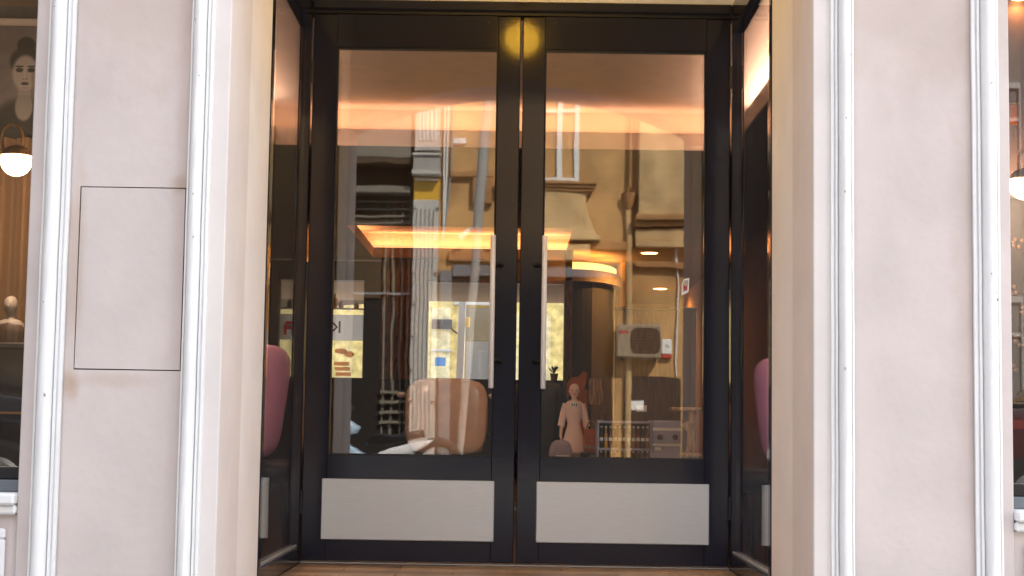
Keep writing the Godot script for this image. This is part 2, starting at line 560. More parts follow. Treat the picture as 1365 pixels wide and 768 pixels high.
func facade() -> void:
	var f := thing("shop_facade", "pale pink painted shop front with white fluted mouldings around the dark entrance", "building facade")
	for sd in [-1.0, 1.0]:
		var side := "left" if sd < 0 else "right"
		var xs := func(a: float, b: float, y0: float, y1: float, z0: float, z1: float, r := 0.0) -> SurfaceTool:
			return bx(v3(minf(a * sd, b * sd), y0, z0), v3(maxf(a * sd, b * sd), y1, z1), r)
		# strip beside the opening, then moulding, panel, moulding, strip
		obj("pilaster_strip", xs.call(0.85, 0.905, GROUND, 2.84, ZB + 0.001, ZF, 0.003), "strip_paint", f)
		obj("pilaster_strip", xs.call(1.38, 1.42, GROUND, 2.84, ZB + 0.001, ZF, 0.003), "plaster", f)
		moulding(f, 0.966 if sd > 0 else -0.964, -1.0 if sd > 0 else 1.0, 0.067, "", 7 if sd > 0 else 9)
		moulding(f, 1.387 if sd > 0 else -1.381, -1.0 if sd > 0 else 1.0, 0.078, "", 17 if sd > 0 else 19)
		var pz := ZF - 0.004
		if sd > 0:
			obj("wall_panel", xs.call(0.9055, 1.3795, GROUND, 2.84, ZB + 0.002, pz), "plaster", f)
		else:
			obj("wall_panel", xs.call(0.9055, 1.3795, 1.222, 2.84, ZB + 0.002, pz), "plaster", f)
			obj("wall_panel", xs.call(0.9055, 1.3795, GROUND, 0.690, ZB + 0.002, pz), "plaster", f)
			obj("wall_panel", xs.call(1.2755, 1.3795, 0.690, 1.222, ZB + 0.002, pz), "plaster", f)
			obj("wall_panel", xs.call(0.9055, 0.9665, 0.690, 1.222, ZB + 0.002, pz), "plaster", f)
			obj("hatch_recess", xs.call(0.9665, 1.2755, 0.690, 1.222, ZB + 0.002, pz - 0.03), "dark_hole", f)
			var hs := st_new()
			# the hatch is not quite square in its hole
			prism(hs, PackedVector2Array([Vector2(-1.2724, 0.6938), Vector2(-0.9696, 0.6930), Vector2(-0.9700, 1.2182), Vector2(-1.2712, 1.2190)]), pz - 0.025, pz + 0.0012)
			obj("access_hatch", hs, "hatch_paint", f, "flush square hatch painted like the wall with a dark gap around it")
		# reveals of the recess
		obj("reveal", xs.call(0.853, 0.96, 0.0, 2.519, 1.063, ZB - 0.001, 0.002), "reveal_paint", f)
		obj("wall_over_side", xs.call(0.852, 0.95, 2.2655, 2.519, 0.0405, 1.0625), "white_paint", f)
		# window opening beside: sill, apron, head
		var sill_y := 0.33 if sd > 0 else 0.335
		obj("window_sill", xs.call(1.4205, 3.3, sill_y - 0.032, sill_y, ZB, ZF + 0.035, 0.006), "white_paint", f)
		obj("window_sill", xs.call(1.4205, 3.3, sill_y - 0.060, sill_y - 0.033, ZB, ZF + 0.016, 0.006), "white_paint", f)
		obj("apron_wall", xs.call(1.4205, 3.3, GROUND, sill_y - 0.061, ZB, ZF - 0.012), "plaster", f)
		var s := st_new()
		for e in [[1.450, 3.1, 0.205, 0.235], [1.450, 3.1, -0.16, -0.13], [1.450, 1.480, -0.1295, 0.2045], [3.07, 3.1, -0.1295, 0.2045]]:
			box(s, v3(minf(e[0] * sd, e[1] * sd), e[2], ZF - 0.0115), v3(maxf(e[0] * sd, e[1] * sd), e[3], ZF + 0.008), 0.006)
		obj("apron_moulding", s, "white_paint", f)
		obj("window_head", xs.call(1.4205, 3.3, 2.6, 2.84, ZB, ZF - 0.004), "plaster", f)
		obj("end_pier", xs.call(3.301, 4.6, GROUND, 2.84, ZB, ZF - 0.002), "plaster", f)
	# arched head of the entrance and the wall over it
	var poly := PackedVector2Array()
	for i in 25:
		var x := -0.85 + 1.7 * i / 24.0
		poly.append(Vector2(x, 0.344 + sqrt(1.906 * 1.906 - x * x)))
	poly.append(Vector2(0.85, 2.84))
	poly.append(Vector2(-0.85, 2.84))
	var st := st_new()
	prism(st, poly, ZB + 0.0005, ZF - 0.001)
	obj("arch", st, "plaster", f)
	obj("upper_wall", bx(v3(-4.6, 2.845, ZB), v3(4.6, 3.3, ZF - 0.004)), "plaster", f)
	obj("cornice", bx(v3(-4.7, 2.86, ZF - 0.003), v3(4.7, 2.98, ZF + 0.14), 0.02), "white_paint", f)
	obj("roof", bx(v3(-4.6, 3.305, -18.8), v3(4.6, 3.45, ZF + 0.2)), "grey_render", f)
	obj("soffit", bx(v3(-0.95, 2.52, 0.0405), v3(0.95, 2.60, ZB)), "white_paint", f)
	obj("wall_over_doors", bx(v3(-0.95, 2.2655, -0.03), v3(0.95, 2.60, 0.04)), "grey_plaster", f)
	for sd in [-1.0, 1.0]:
		obj("side_wall", bx(v3(4.45 * sd if sd > 0 else -4.6, GROUND, -12.9), v3(4.6 if sd > 0 else -4.45, 3.3, ZB - 0.001)), "plaster", f)

func windows_and_doors() -> void:
	# glazed side walls of the recess
	for sd in [-1.0, 1.0]:
		var side := "left" if sd < 0 else "right"
		var w := thing("side_window", "tall narrow glazed side wall of the entrance recess, %s of the doors, in black frame" % side, "window", Vector3.ZERO, 0.0, "glazed sides of the entrance recess")
		var b := func(a: float, c: float, y0: float, y1: float, z0: float, z1: float, r := 0.003) -> SurfaceTool:
			return bx(v3(minf(a * sd, c * sd), y0, z0), v3(maxf(a * sd, c * sd), y1, z1), r)
		obj("frame_post", b.call(0.849, 0.90, 0.0, 2.2645, 1.018, 1.062), "black_lacquer", w)
		obj("frame_post", b.call(0.851, 0.90, 0.0, 2.2645, -0.04, 0.042), "black_lacquer", w)
		obj("bottom_rail", b.call(0.849, 0.90, 0.0, 0.060, 0.0425, 1.0175), "black_lacquer", w)
		obj("glazing_bead", b.call(0.858, 0.868, 0.0605, 0.073, 0.0425, 1.0175, 0.002), "grey_metal", w)
		obj("top_rail", b.call(0.849, 0.90, 2.150, 2.2645, 0.0425, 1.0175), "black_lacquer", w)
		obj("pane", b.call(0.871, 0.877, 0.0605, 2.1495, 0.043, 1.017, 0.0), "door_glass", w)
	# frame head and threshold
	var h := thing("door_frame_head", "black lacquered head of the door frame across the top of both door leaves", "door frame")
	obj("head_beam", bx(v3(-0.848, 2.226, -0.05), v3(0.848, 2.2645, 0.055), 0.004), "black_lacquer", h)
	obj("stop_strip", bx(v3(-0.848, 2.213, -0.05), v3(0.848, 2.2255, 0.03)), "black_rubber", h)
	var th := thing("door_threshold", "thin metal threshold strip under the two black door leaves", "threshold")
	obj("strip", bx(v3(-0.848, 0.0, -0.035), v3(0.848, 0.006, 0.03), 0.002), "grey_metal", th)
	for sd in [-1.0, 1.0]:
		door_leaf(sd)

func door_leaf(sd: float) -> void:
	var d := thing("door_leaf", "%s black glazed door leaf, %s" % (["left", "plain glass, bar handle on its right stile"] if sd < 0 else ["right", "small sticker on its glass, bar handle on its left stile"]), "door", Vector3.ZERO, 0.0, "leaves of the double door")
	var b := func(a: float, c: float, y0: float, y1: float, z0: float, z1: float, r := 0.0) -> SurfaceTool:
		return bx(v3(minf(a * sd, c * sd), y0, z0), v3(maxf(a * sd, c * sd), y1, z1), r)
	obj("stile", b.call(0.005, 0.097, 0.012, 2.21, -0.025, 0.025, 0.003), "black_lacquer", d)
	obj("stile", b.call(0.748, 0.845, 0.012, 2.21, -0.025, 0.025, 0.003), "black_lacquer", d)
	obj("top_rail", b.call(0.0975, 0.7475, 2.077, 2.2098, -0.025, 0.0245, 0.0), "black_lacquer", d)
	obj("bottom_panel", b.call(0.0975, 0.7475, 0.0122, 0.428, -0.025, 0.0245, 0.0), "black_lacquer", d)
	for e in [[0.0975, 0.7475, 0.4285, 0.4335], [0.0975, 0.7475, 2.0715, 2.0765], [0.0975, 0.1015, 0.434, 2.071], [0.7435, 0.7475, 0.434, 2.071]]:
		obj("glazing_bead", b.call(e[0], e[1], e[2], e[3], -0.018, 0.016), "black_rubber", d)
	obj("pane", b.call(0.102, 0.743, 0.434, 2.071, 0.004, 0.010), "door_glass", d)
	obj("pane", b.call(0.102, 0.743, 0.434, 2.071, -0.012, -0.006), "door_glass", d)
	obj("kick_panel", b.call(0.0835, 0.767, 0.0945, 0.3335, 0.0255, 0.034, 0.003), "brushed_panel", d)
	var s := st_new()
	tube(s, [v3(0.103 * sd, 0.70, 0.072), v3(0.103 * sd, 0.703, 0.072), v3(0.103 * sd, 1.307, 0.072), v3(0.103 * sd, 1.31, 0.072)], [0.0085, 0.0105, 0.0105, 0.0085], 14)
	var hd := obj("pull_handle", s, "satin_steel", d)
	for y in [0.81, 1.195]:
		s = st_new()
		tube(s, [v3(0.070 * sd, y, 0.025), v3(0.070 * sd, y, 0.034), v3(0.078 * sd, y, 0.055), v3(0.103 * sd, y, 0.066)], [0.011, 0.011, 0.008, 0.008], 10)
		obj("standoff", s, "black", hd)
	for y in [0.24, 1.15, 1.97]:
		s = st_new()
		tube(s, [v3(0.8475 * sd, y - 0.045, 0.033), v3(0.8475 * sd, y + 0.045, 0.033)], [0.0065], 8)
		obj("hinge", s, "dark_metal", d)
	s = st_new()
	tube(s, [v3(0.135 * sd, 2.185, 0.024), v3(0.135 * sd, 2.185, 0.0262)], [0.004], 8)
	obj("screw_plug", s, "black", d)
	if sd > 0:
		s = st_new()
		prism(s, PackedVector2Array([Vector2(0.655, 1.083), Vector2(0.683, 1.098), Vector2(0.686, 1.155), Vector2(0.664, 1.150), Vector2(0.655, 1.128)]), 0.0102, 0.0108)
		var k := obj("sticker", s, "white", d, "small white sticker with a coloured picture")
		s = st_new()
		prism(s, PackedVector2Array([Vector2(0.660, 1.096), Vector2(0.679, 1.105), Vector2(0.681, 1.147), Vector2(0.666, 1.144), Vector2(0.660, 1.126)]), 0.0109, 0.0112)
		obj("sticker_picture", s, "unit_blue", k)
		obj("sticker_picture", bx(v3(0.664, 1.106, 0.0113), v3(0.676, 1.122, 0.0115)), "red", k)
		obj("sticker_picture", bx(v3(0.666, 1.125, 0.0113), v3(0.674, 1.137, 0.0115)), "yellow", k)

func entrance_floor() -> void:
	var base := struct("entrance_floor", bx(v3(-0.96, GROUND, -0.05), v3(0.96, -0.012, ZF)), "dark_hole")
	var z := -0.045
	var row := 0
	while z < ZF - 0.02:
		var z1 := minf(z + 0.118, ZF)
		var x := -0.849 - (row % 3) * 0.21
		while x < 0.849:
			var x1 := minf(x + 0.62, 0.849)
			var x0 := maxf(x, -0.849)
			if x1 - x0 > 0.03:
				obj("plank", bx(v3(x0 + 0.0012, -0.0119, z + 0.0012), v3(x1 - 0.0012, -0.0004 - rng.randf() * 0.0012, z1 - 0.0012), 0.0015), ["plank_a", "plank_b", "plank_a", "plank_c"][rng.randi() % 4], base)
			x += 0.62
		z = z1
		row += 1
	# ceiling lamp of the recess
	var l := thing("ceiling_lamp", "small round caged globe lamp glowing yellow under the ceiling of the entrance recess", "lamp", v3(0.0, 0, 0))
	var s := st_new()
	tube(s, [v3(0, 2.5198, 0.80), v3(0, 2.50, 0.80), v3(0, 2.46, 0.80), v3(0, 2.38, 0.80)], [0.065, 0.065, 0.03, 0.05], 20)
	obj("base_plate", s, "brass", l)
	s = st_new()
	ball(s, v3(0, 2.303, 0.80), Vector3(0.080, 0.076, 0.080), 24)
	obj("globe", s, "entrance_light", l)
	for k in 8:
		s = st_new()
		var pts := []
		for i in 9:
			var a := PI * i / 8.0
			pts.append(v3(0.088 * sin(a) * cos(PI / 8 + PI * k / 4), 2.303 + 0.082 * cos(a), 0.80 + 0.088 * sin(a) * sin(PI / 8 + PI * k / 4)))
		tube(s, pts, [0.0028], 6)
		obj("cage_bar", s, "brass", l)
	omni("bulb", v3(0, 2.303, 0.80), Color(1.0, 0.70, 0.22), 0.002, 0.06, l)


# ------------------------------------------------------------------ the shop behind the doors
func shop_room() -> void:
	var fl := struct("shop_floor", bx(v3(-4.44, -0.10, -18.6), v3(4.44, -0.002, -0.052)), "dark_wood")
	for sd in [-1.0, 1.0]:
		obj("floor_wing", bx(v3(minf(0.962 * sd, 4.44 * sd), -0.10, -0.0515), v3(maxf(0.962 * sd, 4.44 * sd), -0.0025, ZB - 0.002)), "dark_wood", fl)
	# high ceiling over the entrance, lower ceiling round it with a lit tray
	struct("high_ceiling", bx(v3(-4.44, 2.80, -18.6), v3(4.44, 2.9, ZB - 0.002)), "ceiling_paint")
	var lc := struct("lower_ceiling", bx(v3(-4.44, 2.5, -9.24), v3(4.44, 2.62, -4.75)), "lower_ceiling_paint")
	for e in [[-4.44, -1.68, -12.2, -9.241], [0.55, 4.44, -12.2, -9.241], [-4.44, 4.44, -18.6, -12.201], [-4.44, -1.72, -4.749, 1.487], [1.47, 4.44, -4.749, 1.487]]:
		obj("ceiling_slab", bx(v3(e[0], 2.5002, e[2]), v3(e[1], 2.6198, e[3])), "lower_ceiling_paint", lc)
	obj("fascia", bx(v3(-1.7195, 2.4995, -4.7495), v3(1.4695, 2.6205, -4.738), 0.002), "cove_paint", lc)
	obj("fascia", bx(v3(-1.72, 2.4995, -4.7375), v3(-1.708, 2.6205, 1.486), 0.002), "cove_paint", lc)
	obj("fascia", bx(v3(1.458, 2.4995, -4.7375), v3(1.47, 2.6205, 1.486), 0.002), "cove_paint", lc)
	for e in [[-1.95, 1.70, -5.02, -4.97], [-1.95, -1.90, -4.969, 1.48], [1.65, 1.70, -4.969, 1.48], [-1.92, 0.80, -12.38, -12.36], [-1.92, 0.80, -9.04, -8.99], [-1.93, -1.88, -12.359, -9.041], [0.75, 0.80, -12.359, -9.041]]:
		obj("cove_wall", bx(v3(e[0], 2.6206, e[2]), v3(e[1], 2.7998, e[3])), "cove_paint" if e[1] - e[0] > 1.0 else "lower_ceiling_paint", lc)
	# light strips hidden in the coves
	var amber := Color(1.0, 0.74, 0.56)
	var edge := Color(1.0, 0.84, 0.72)
	cove("light strip behind the high ceiling edge facing the doors", v3(-1.74, 2.621, -4.87), v3(1.49, 2.632, -4.845), amber, 0.16)
	cove("light strip along the left edge of the high ceiling", v3(-1.835, 2.621, -4.60), v3(-1.81, 2.632, 1.3), edge, 2.7)
	cove("light strip along the right edge of the high ceiling", v3(1.56, 2.621, -4.60), v3(1.585, 2.632, 1.3), edge, 2.7)
	cove("light strip along the far edge of the ceiling tray", v3(-1.75, 2.621, -12.31), v3(0.62, 2.632, -12.28), Color(1.0, 0.66, 0.40), 0.26)
	cove("light strip along the left edge of the ceiling tray", v3(-1.80, 2.621, -12.1), v3(-1.77, 2.632, -9.3), Color(1.0, 0.66, 0.40), 0.26)
	cove("light strip along the near edge of the ceiling tray", v3(-1.75, 2.621, -9.17), v3(0.62, 2.632, -9.14), Color(1.0, 0.66, 0.40), 0.36)
	# walls
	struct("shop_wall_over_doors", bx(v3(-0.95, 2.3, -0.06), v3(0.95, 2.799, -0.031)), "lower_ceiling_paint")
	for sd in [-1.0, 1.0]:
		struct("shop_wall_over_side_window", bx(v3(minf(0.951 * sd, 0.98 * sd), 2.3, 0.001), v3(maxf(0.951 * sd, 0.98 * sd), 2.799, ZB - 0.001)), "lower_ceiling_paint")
	# back wall with two openings onto the lane behind
	var bw := struct("shop_back_wall", bx(v3(-4.44, 0.0, -12.62), v3(0.60, 1.10, -12.38)), "black_counter")
	for e in [[-4.44, -2.921, 1.101, 2.4995, "wall_brown"], [-1.60, -1.085, 1.101, 2.4995, "wall_brown"], [0.57, 0.66, 1.101, 2.4995, "wall_brown"], [-1.084, 0.569, 2.27, 2.4995, "grey_wall"]]:
		obj("wall_piece", bx(v3(e[0], e[2], -12.60), v3(e[1], e[3], -12.40)), e[4], bw)
	for k in 9:
		obj("slat", bx(v3(-1.588 + k * 0.056, 1.102, -12.399), v3(-1.552 + k * 0.056, 2.498, -12.37), 0.004), "slat_wood", bw)
	struct("shop_side_wall", bx(v3(-4.44, 0.0, -12.379), v3(-4.40, 2.499, 1.48)), "wall_brown")
	struct("shop_side_wall_right", bx(v3(4.40, 0.0, -12.379), v3(4.44, 2.499, 1.48)), "wall_brown")
	# corridor on the right
	struct("corridor_wall_right", bx(v3(2.34, 0.0, -18.5), v3(2.42, 2.499, -7.0)), "orange_wall_paint")
	struct("corridor_wall_left", bx(v3(1.18, 0.0, -18.5), v3(1.24, 2.499, -12.3)), "orange_wall_paint")
	var ce := struct("corridor_end_wall", bx(v3(1.1, 0.0, -18.58), v3(2.5, 2.499, -18.505)), "orange_wall_paint")
	obj("door_panel", bx(v3(1.45, 0.0, -18.504), v3(2.1, 2.0, -18.48), 0.004), "mid_wood", ce)
	struct("shop_right_back_wall", bx(v3(2.421, 0.0, -12.60), v3(4.44, 2.499, -12.4)), "wall_brown")
	for e in [[1.43, -11.25, "nearer"], [1.94, -15.7, "farther"]]:
		var d := thing("downlight", "small round downlight in the corridor ceiling, the %s of the two" % e[2], "ceiling light", v3(e[0], 2.4998, e[1]), 0.0, "downlights in the orange corridor")
		var s := st_new()
		tube(s, [v3(0, 0, 0), v3(0, -0.010, 0)], [0.115, 0.105], 20)
		obj("rim", s, "white", d)
		s = st_new()
		tube(s, [v3(0, -0.0101, 0), v3(0, -0.013, 0)], [0.09, 0.085], 20)
		obj("lens", s, "down_light", d)
		spot("bulb", v3(0, -0.016, 0), Color(1.0, 0.70, 0.38), 0.5, d)
	# rounded counter wall with a lit ledge
	var dr := thing("rounded_partition", "dark rounded partition with a glowing ledge on top at the back of the shop", "partition")
	var arc := func(rx: float, rz: float) -> PackedVector2Array:
		var p := PackedVector2Array()
		for i in 15:
			var a := PI / 2 * i / 14.0
			p.append(Vector2(0.59 + rx * sin(a), -12.30 + rz * cos(a)))
		return p
	var inner: PackedVector2Array = arc.call(0.52, 1.00)
	var outer: PackedVector2Array = arc.call(0.60, 1.10)
	for i in 7:
		var s := st_new()
		var a := inner[i * 2]
		var m := inner[i * 2 + 1]
		var c := inner[i * 2 + 2]
		var k := Vector2(0.59, -12.30)
		slab(s, PackedVector2Array([a, m, c, k + (c - k) * 0.9, k + (m - k) * 0.9, k + (a - k) * 0.9]), 0.0, 2.17)
		obj("panel", s, ["black_counter", "black_counter", "grey_wall", "grey_wall", "blue_grey", "blue_grey", "tan_wood"][i], dr)
	var s2 := st_new()
	var ring := outer.duplicate()
	ring.append(Vector2(0.59, -12.30))
	slab(s2, ring, 2.171, 2.30)
	obj("ledge", s2, "cove_paint", dr)
	var l2: PackedVector2Array = arc.call(0.54, 1.02)
	var rib := l2.duplicate()
	var rin: PackedVector2Array = arc.call(0.51, 0.98)
	for i in rin.size():
		rib.append(rin[rin.size() - 1 - i])
	s2 = st_new()
	slab(s2, rib, 2.301, 2.385)
	obj("light_strip", s2, "drum_light", dr)
	for i in [2, 7, 12]:
		omni("strip_bulb", v3(l2[i].x - 0.07, 2.345, l2[i].y - 0.09), Color(1.0, 0.64, 0.24), 0.05, 0.03, dr)
	obj("post", bx(v3(1.125, 0.0, -12.36), v3(1.178, 2.17, -12.28), 0.004), "tan_wood", dr)
	var po := thing("wooden_post", "brown square wooden post between the back window and the rounded partition", "post")
	obj("shaft", bx(v3(0.505, 0.0, -11.20), v3(0.585, 2.40, -11.12), 0.004), "mid_wood", po)
	obj("cap", bx(v3(0.495, 2.401, -11.21), v3(0.595, 2.4995, -11.11), 0.004), "mid_wood", po)

func cove(label: String, lo: Vector3, hi: Vector3, c: Color, e: float) -> void:
	var t := thing("cove_light", "warm " + label, "cove light", Vector3.ZERO, 0.0, "light strips hidden in the ceiling coves")
	obj("light_strip", bx(lo, hi), "cove_light", t)
	obj("tray", bx(v3(lo.x - 0.004, lo.y - 0.0006, lo.z - 0.004), v3(hi.x + 0.004, lo.y - 0.0002, hi.z + 0.004)), "white", t)
	var d := hi - lo
	var along := Vector3.RIGHT if d.x > d.z else Vector3.BACK
	area_light("cove_glow", (lo + hi) * 0.5 + Vector3(0, 0.012, 0), Vector3.UP, Vector2(maxf(d.x, d.z), 0.03), c, e, along)

func back_windows() -> void:
	var a := thing("back_window", "square window in thick black frame at the back of the shop, with a white sign across it", "window")
	for e in [[-2.92, -2.785, 1.101, 2.47], [-1.785, -1.601, 1.101, 2.47], [-2.7845, -1.7855, 2.245, 2.47], [-2.7845, -1.7855, 1.101, 1.112]]:
		obj("frame", bx(v3(e[0], e[2], -12.56), v3(e[1], e[3], -12.36), 0.004), "black_counter", a)
	obj("frame_edge", bx(v3(-2.784, 1.1125, -12.42), v3(-2.772, 2.2445, -12.40)), "grey_metal", a)
	obj("frame_edge", bx(v3(-1.798, 1.1125, -12.42), v3(-1.786, 2.2445, -12.40)), "grey_metal", a)
	obj("pane", bx(v3(-2.7715, 1.1125, -12.47), v3(-1.7985, 2.2445, -12.465)), "window_glass", a)
	var sh := thing("window_shelf", "thin glass shelf with small bottles across the upper part of the back window", "shelf")
	obj("board", bx(v3(-2.77, 1.905, -12.44), v3(-1.80, 1.918, -12.34), 0.002), "white_metal", sh)
	for e in [[-2.13, 0.17, "yellow"], [-2.06, 0.09, "brass"], [-2.55, 0.15, "bottle_red"], [-2.66, 0.10, "bottle_dark"], [-1.88, 0.07, "white"]]:
		var b := thing("bottle", {"yellow": "tall yellow bottle on the window shelf", "brass": "short amber jar on the window shelf", "bottle_red": "red bottle near the left end of the window shelf", "bottle_dark": "dark bottle at the left end of the window shelf", "white": "little white jar at the right end of the window shelf"}[e[2]], "bottle", v3(e[0], 1.9182, -12.39), 0.0, "bottles on the window shelf")
		var s := st_new()
		loft(s, [[v3(0, 0, 0), 0.03, 0.03], [v3(0, e[1] * 0.6, 0), 0.03, 0.03], [v3(0, e[1] * 0.75, 0), 0.012, 0.012], [v3(0, e[1], 0), 0.012, 0.012]], 12)
		obj("body", s, e[2], b)
	# sign, readable from the lane: mirrored from here
	var sg := thing("shop_sign", "white rectangular sign with a black letter K and red emblem in the back window", "sign")
	obj("board", bx(v3(-2.768, 1.545, -12.4235), v3(-1.80, 1.845, -12.42)), "white_acrylic", sg)
	var s := st_new()
	box(s, v3(-2.085, 1.63, -12.4195), v3(-2.063, 1.77, -12.416))
	for k in [1.0, -1.0]:
		prism(s, PackedVector2Array([Vector2(-2.09, 1.70), Vector2(-2.115, 1.70), Vector2(-2.19, 1.70 + 0.07 * k), Vector2(-2.163, 1.70 + 0.07 * k)]), -12.4195, -12.4165 + 0.0002 * k)
	obj("letter", s, "black", sg)
	s = st_new()
	var em := PackedVector2Array([Vector2(-2.72, 1.60), Vector2(-2.725, 1.70), Vector2(-2.70, 1.76), Vector2(-2.62, 1.76), Vector2(-2.595, 1.70), Vector2(-2.60, 1.60), Vector2(-2.63, 1.60), Vector2(-2.635, 1.665), Vector2(-2.685, 1.665), Vector2(-2.69, 1.60)])
	prism(s, em, -12.4195, -12.415)
	obj("emblem", s, "red_film", sg)
	obj("emblem_bar", bx(v3(-2.69, 1.70, -12.4149), v3(-2.63, 1.725, -12.413)), "white", sg)
	# bits of yellow on the sill
	var bw := thing("yellow_bow", "yellow knotted bow hanging below the white sign in the back window", "bow")
	for e in [[-2.05, 1.42, 0.075, 0.032], [-1.955, 1.385, 0.06, 0.035]]:
		s = st_new()
		var lp := PackedVector2Array()
		for q in 16:
			lp.append(Vector2(e[0] + cos(TAU * q / 16) * e[2] * (1.0 + 0.12 * sin(q * 3.0)), e[1] + sin(TAU * q / 16) * e[3] * (1.0 + 0.15 * cos(q * 2.0))))
		prism(s, lp, -12.412 - e[3] * 0.1, -12.409)
		obj("loop", s, "yellow_film", bw)
	obj("cord", bx(v3(-2.003, 1.42, -12.420), v3(-1.999, 1.544, -12.417)), "yellow", bw)
	for k in 3:
		var b2 := thing("price_card", ["topmost", "middle", "lowest"][k] + " of the yellow cards stuck low in the back window", "card", v3(-2.03, 1.155 + 0.06 * (2 - k), -12.44), 0.0, "yellow cards in the back window")
		obj("sheet", bx(v3(-0.10 + 0.01 * k, -0.022, 0), v3(0.10 - 0.012 * (2 - k), 0.022, 0.004)), "yellow_film", b2)
	# big shop window in the middle
	var c := thing("shop_back_window", "wide plain window at the back of the shop looking onto the bright lane", "window")
	obj("frame", bx(v3(-1.084, 1.101, -12.54), v3(-1.045, 2.2695, -12.42), 0.003), "dark_metal", c)
	obj("frame", bx(v3(0.535, 1.101, -12.54), v3(0.5695, 2.2695, -12.42), 0.003), "dark_metal", c)
	obj("frame", bx(v3(-1.0445, 2.24, -12.54), v3(0.5345, 2.2695, -12.42), 0.003), "mid_wood", c)
	obj("sill", bx(v3(-1.0445, 1.101, -12.54), v3(0.5345, 1.118, -12.40), 0.003), "dark_metal", c)
	obj("pane", bx(v3(-1.0445, 1.1185, -12.48), v3(0.5345, 2.2395, -12.475)), "window_glass", c)
	var vase := thing("sill_plant", "small dark potted plant on the sill at the right end of the back window", "plant", v3(0.43, 1.1185, -12.43))
	s = st_new()
	loft(s, [[v3(0, 0, 0), 0.035, 0.03], [v3(0, 0.08, 0), 0.05, 0.04]], 12)
	obj("pot", s, "tan_wood", vase)
	for k in 14:
		s = st_new()
		var an := rng.randf() * TAU
		var r := 0.03 + rng.randf() * 0.05
		tube(s, [v3(0, 0.08, 0), v3(cos(an) * r * 0.6, 0.12 + rng.randf() * 0.03, sin(an) * r * 0.3), v3(cos(an) * r, 0.13 + rng.randf() * 0.05, sin(an) * r * 0.5)], [0.004, 0.009, 0.001], 5)
		obj("leaf", s, "leaf_green", vase)

func lane_behind() -> void:
	var w := thing("limestone_house", "low yellowish stone building with a dark doorway across the lane behind the shop", "building")
	var s := st_new()
	prism(s, PackedVector2Array([Vector2(-6, -0.1), Vector2(-1.0, -0.1), Vector2(-1.0, 2.86), Vector2(-0.50, 2.86), Vector2(-0.50, -0.1), Vector2(7, -0.1), Vector2(7, 2.4), Vector2(0.9, 3.0), Vector2(0.50, 3.22), Vector2(-1.28, 3.22), Vector2(-1.70, 2.95), Vector2(-6, 2.6)]), -24.6, -24.0)
	obj("wall", s, "limestone", w)
	obj("wall_face", bx(v3(-1.62, 0.0, -23.998), v3(-1.26, 2.80, -23.97), 0.01), "limestone_pale", w)
	obj("wall_face", bx(v3(-0.42, 0.0, -23.998), v3(0.62, 2.70, -23.97), 0.01), "limestone_pale", w)
	obj("lintel", bx(v3(-1.2, 2.861, -23.999), v3(-0.3, 2.98, -23.93), 0.006), "pale_stone", w)
	obj("door_back", bx(v3(-1.1, -0.1, -25.6), v3(-0.4, 2.95, -25.5)), "grey_wall", w)
	obj("doorway_shutter", bx(v3(-0.98, -0.1, -24.45), v3(-0.52, 2.2, -24.40)), "grey_metal", w)
	obj("roof", bx(v3(-1.9, 3.225, -24.7), v3(0.7, 3.30, -23.9), 0.01), "rust_tile", w)
	var m := thing("meter_box", "grey metal meter box on the yellow stone wall beyond the back window", "meter box", v3(-1.42, 2.49, -23.96))
	obj("case", bx(v3(-0.19, -0.09, -0.02), v3(0.19, 0.09, 0.10), 0.012), "dark_metal", m)
	s = st_new()
	tube(s, [v3(0.15, -0.05, 0.02), v3(0.25, -0.14, 0.02), v3(0.40, -0.22, 0.02)], [0.015], 6)
	obj("cable", s, "dark_metal", m)
	var b := thing("street_plate", "small blue plate on the yellow stone wall beyond the back window", "sign", v3(-1.44, 1.79, -23.968))
	obj("plate", bx(v3(-0.10, -0.08, 0.0), v3(0.10, 0.08, 0.012), 0.004), "blue", b)
	var l := thing("wall_ledge", "narrow grey ledge on the yellow stone wall below the meter box", "ledge", v3(-1.42, 2.0, -23.968))
	obj("shelf", bx(v3(-0.2, -0.02, 0.0), v3(0.2, 0.02, 0.06), 0.005), "pale_stone", l)
	var p := thing("leaning_pole", "pale leaning square pole in front of the stone doorway beyond the back window", "pole")
	s = st_new()
	var t := Transform3D(Basis(Vector3(0, 0, 1), deg_to_rad(-1.2)), v3(-0.96, 0, -20.0))
	box(s, v3(-0.06, -0.1, -0.06), v3(0.06, 3.1, 0.06), 0.008, t)
	obj("shaft", s, "pale_stone", p)
	s = st_new()
	box(s, v3(0.065, 2.2, -0.03), v3(0.13, 2.36, 0.04), 0.008, t)
	obj("clip", s, "yellow", p)
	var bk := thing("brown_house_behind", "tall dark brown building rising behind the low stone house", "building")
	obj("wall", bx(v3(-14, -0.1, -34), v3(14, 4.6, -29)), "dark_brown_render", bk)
	obj("roof", bx(v3(-14.2, 4.605, -34.2), v3(14.2, 4.8, -28.7)), "rust_tile", bk)
	var aw := thing("back_awning", "flat dark awning outside over the back windows of the shop", "awning")
	obj("sheet", bx(v3(-4.5, 2.60, -14.3), v3(1.1, 2.66, -12.95), 0.01), "rust_tile", aw)

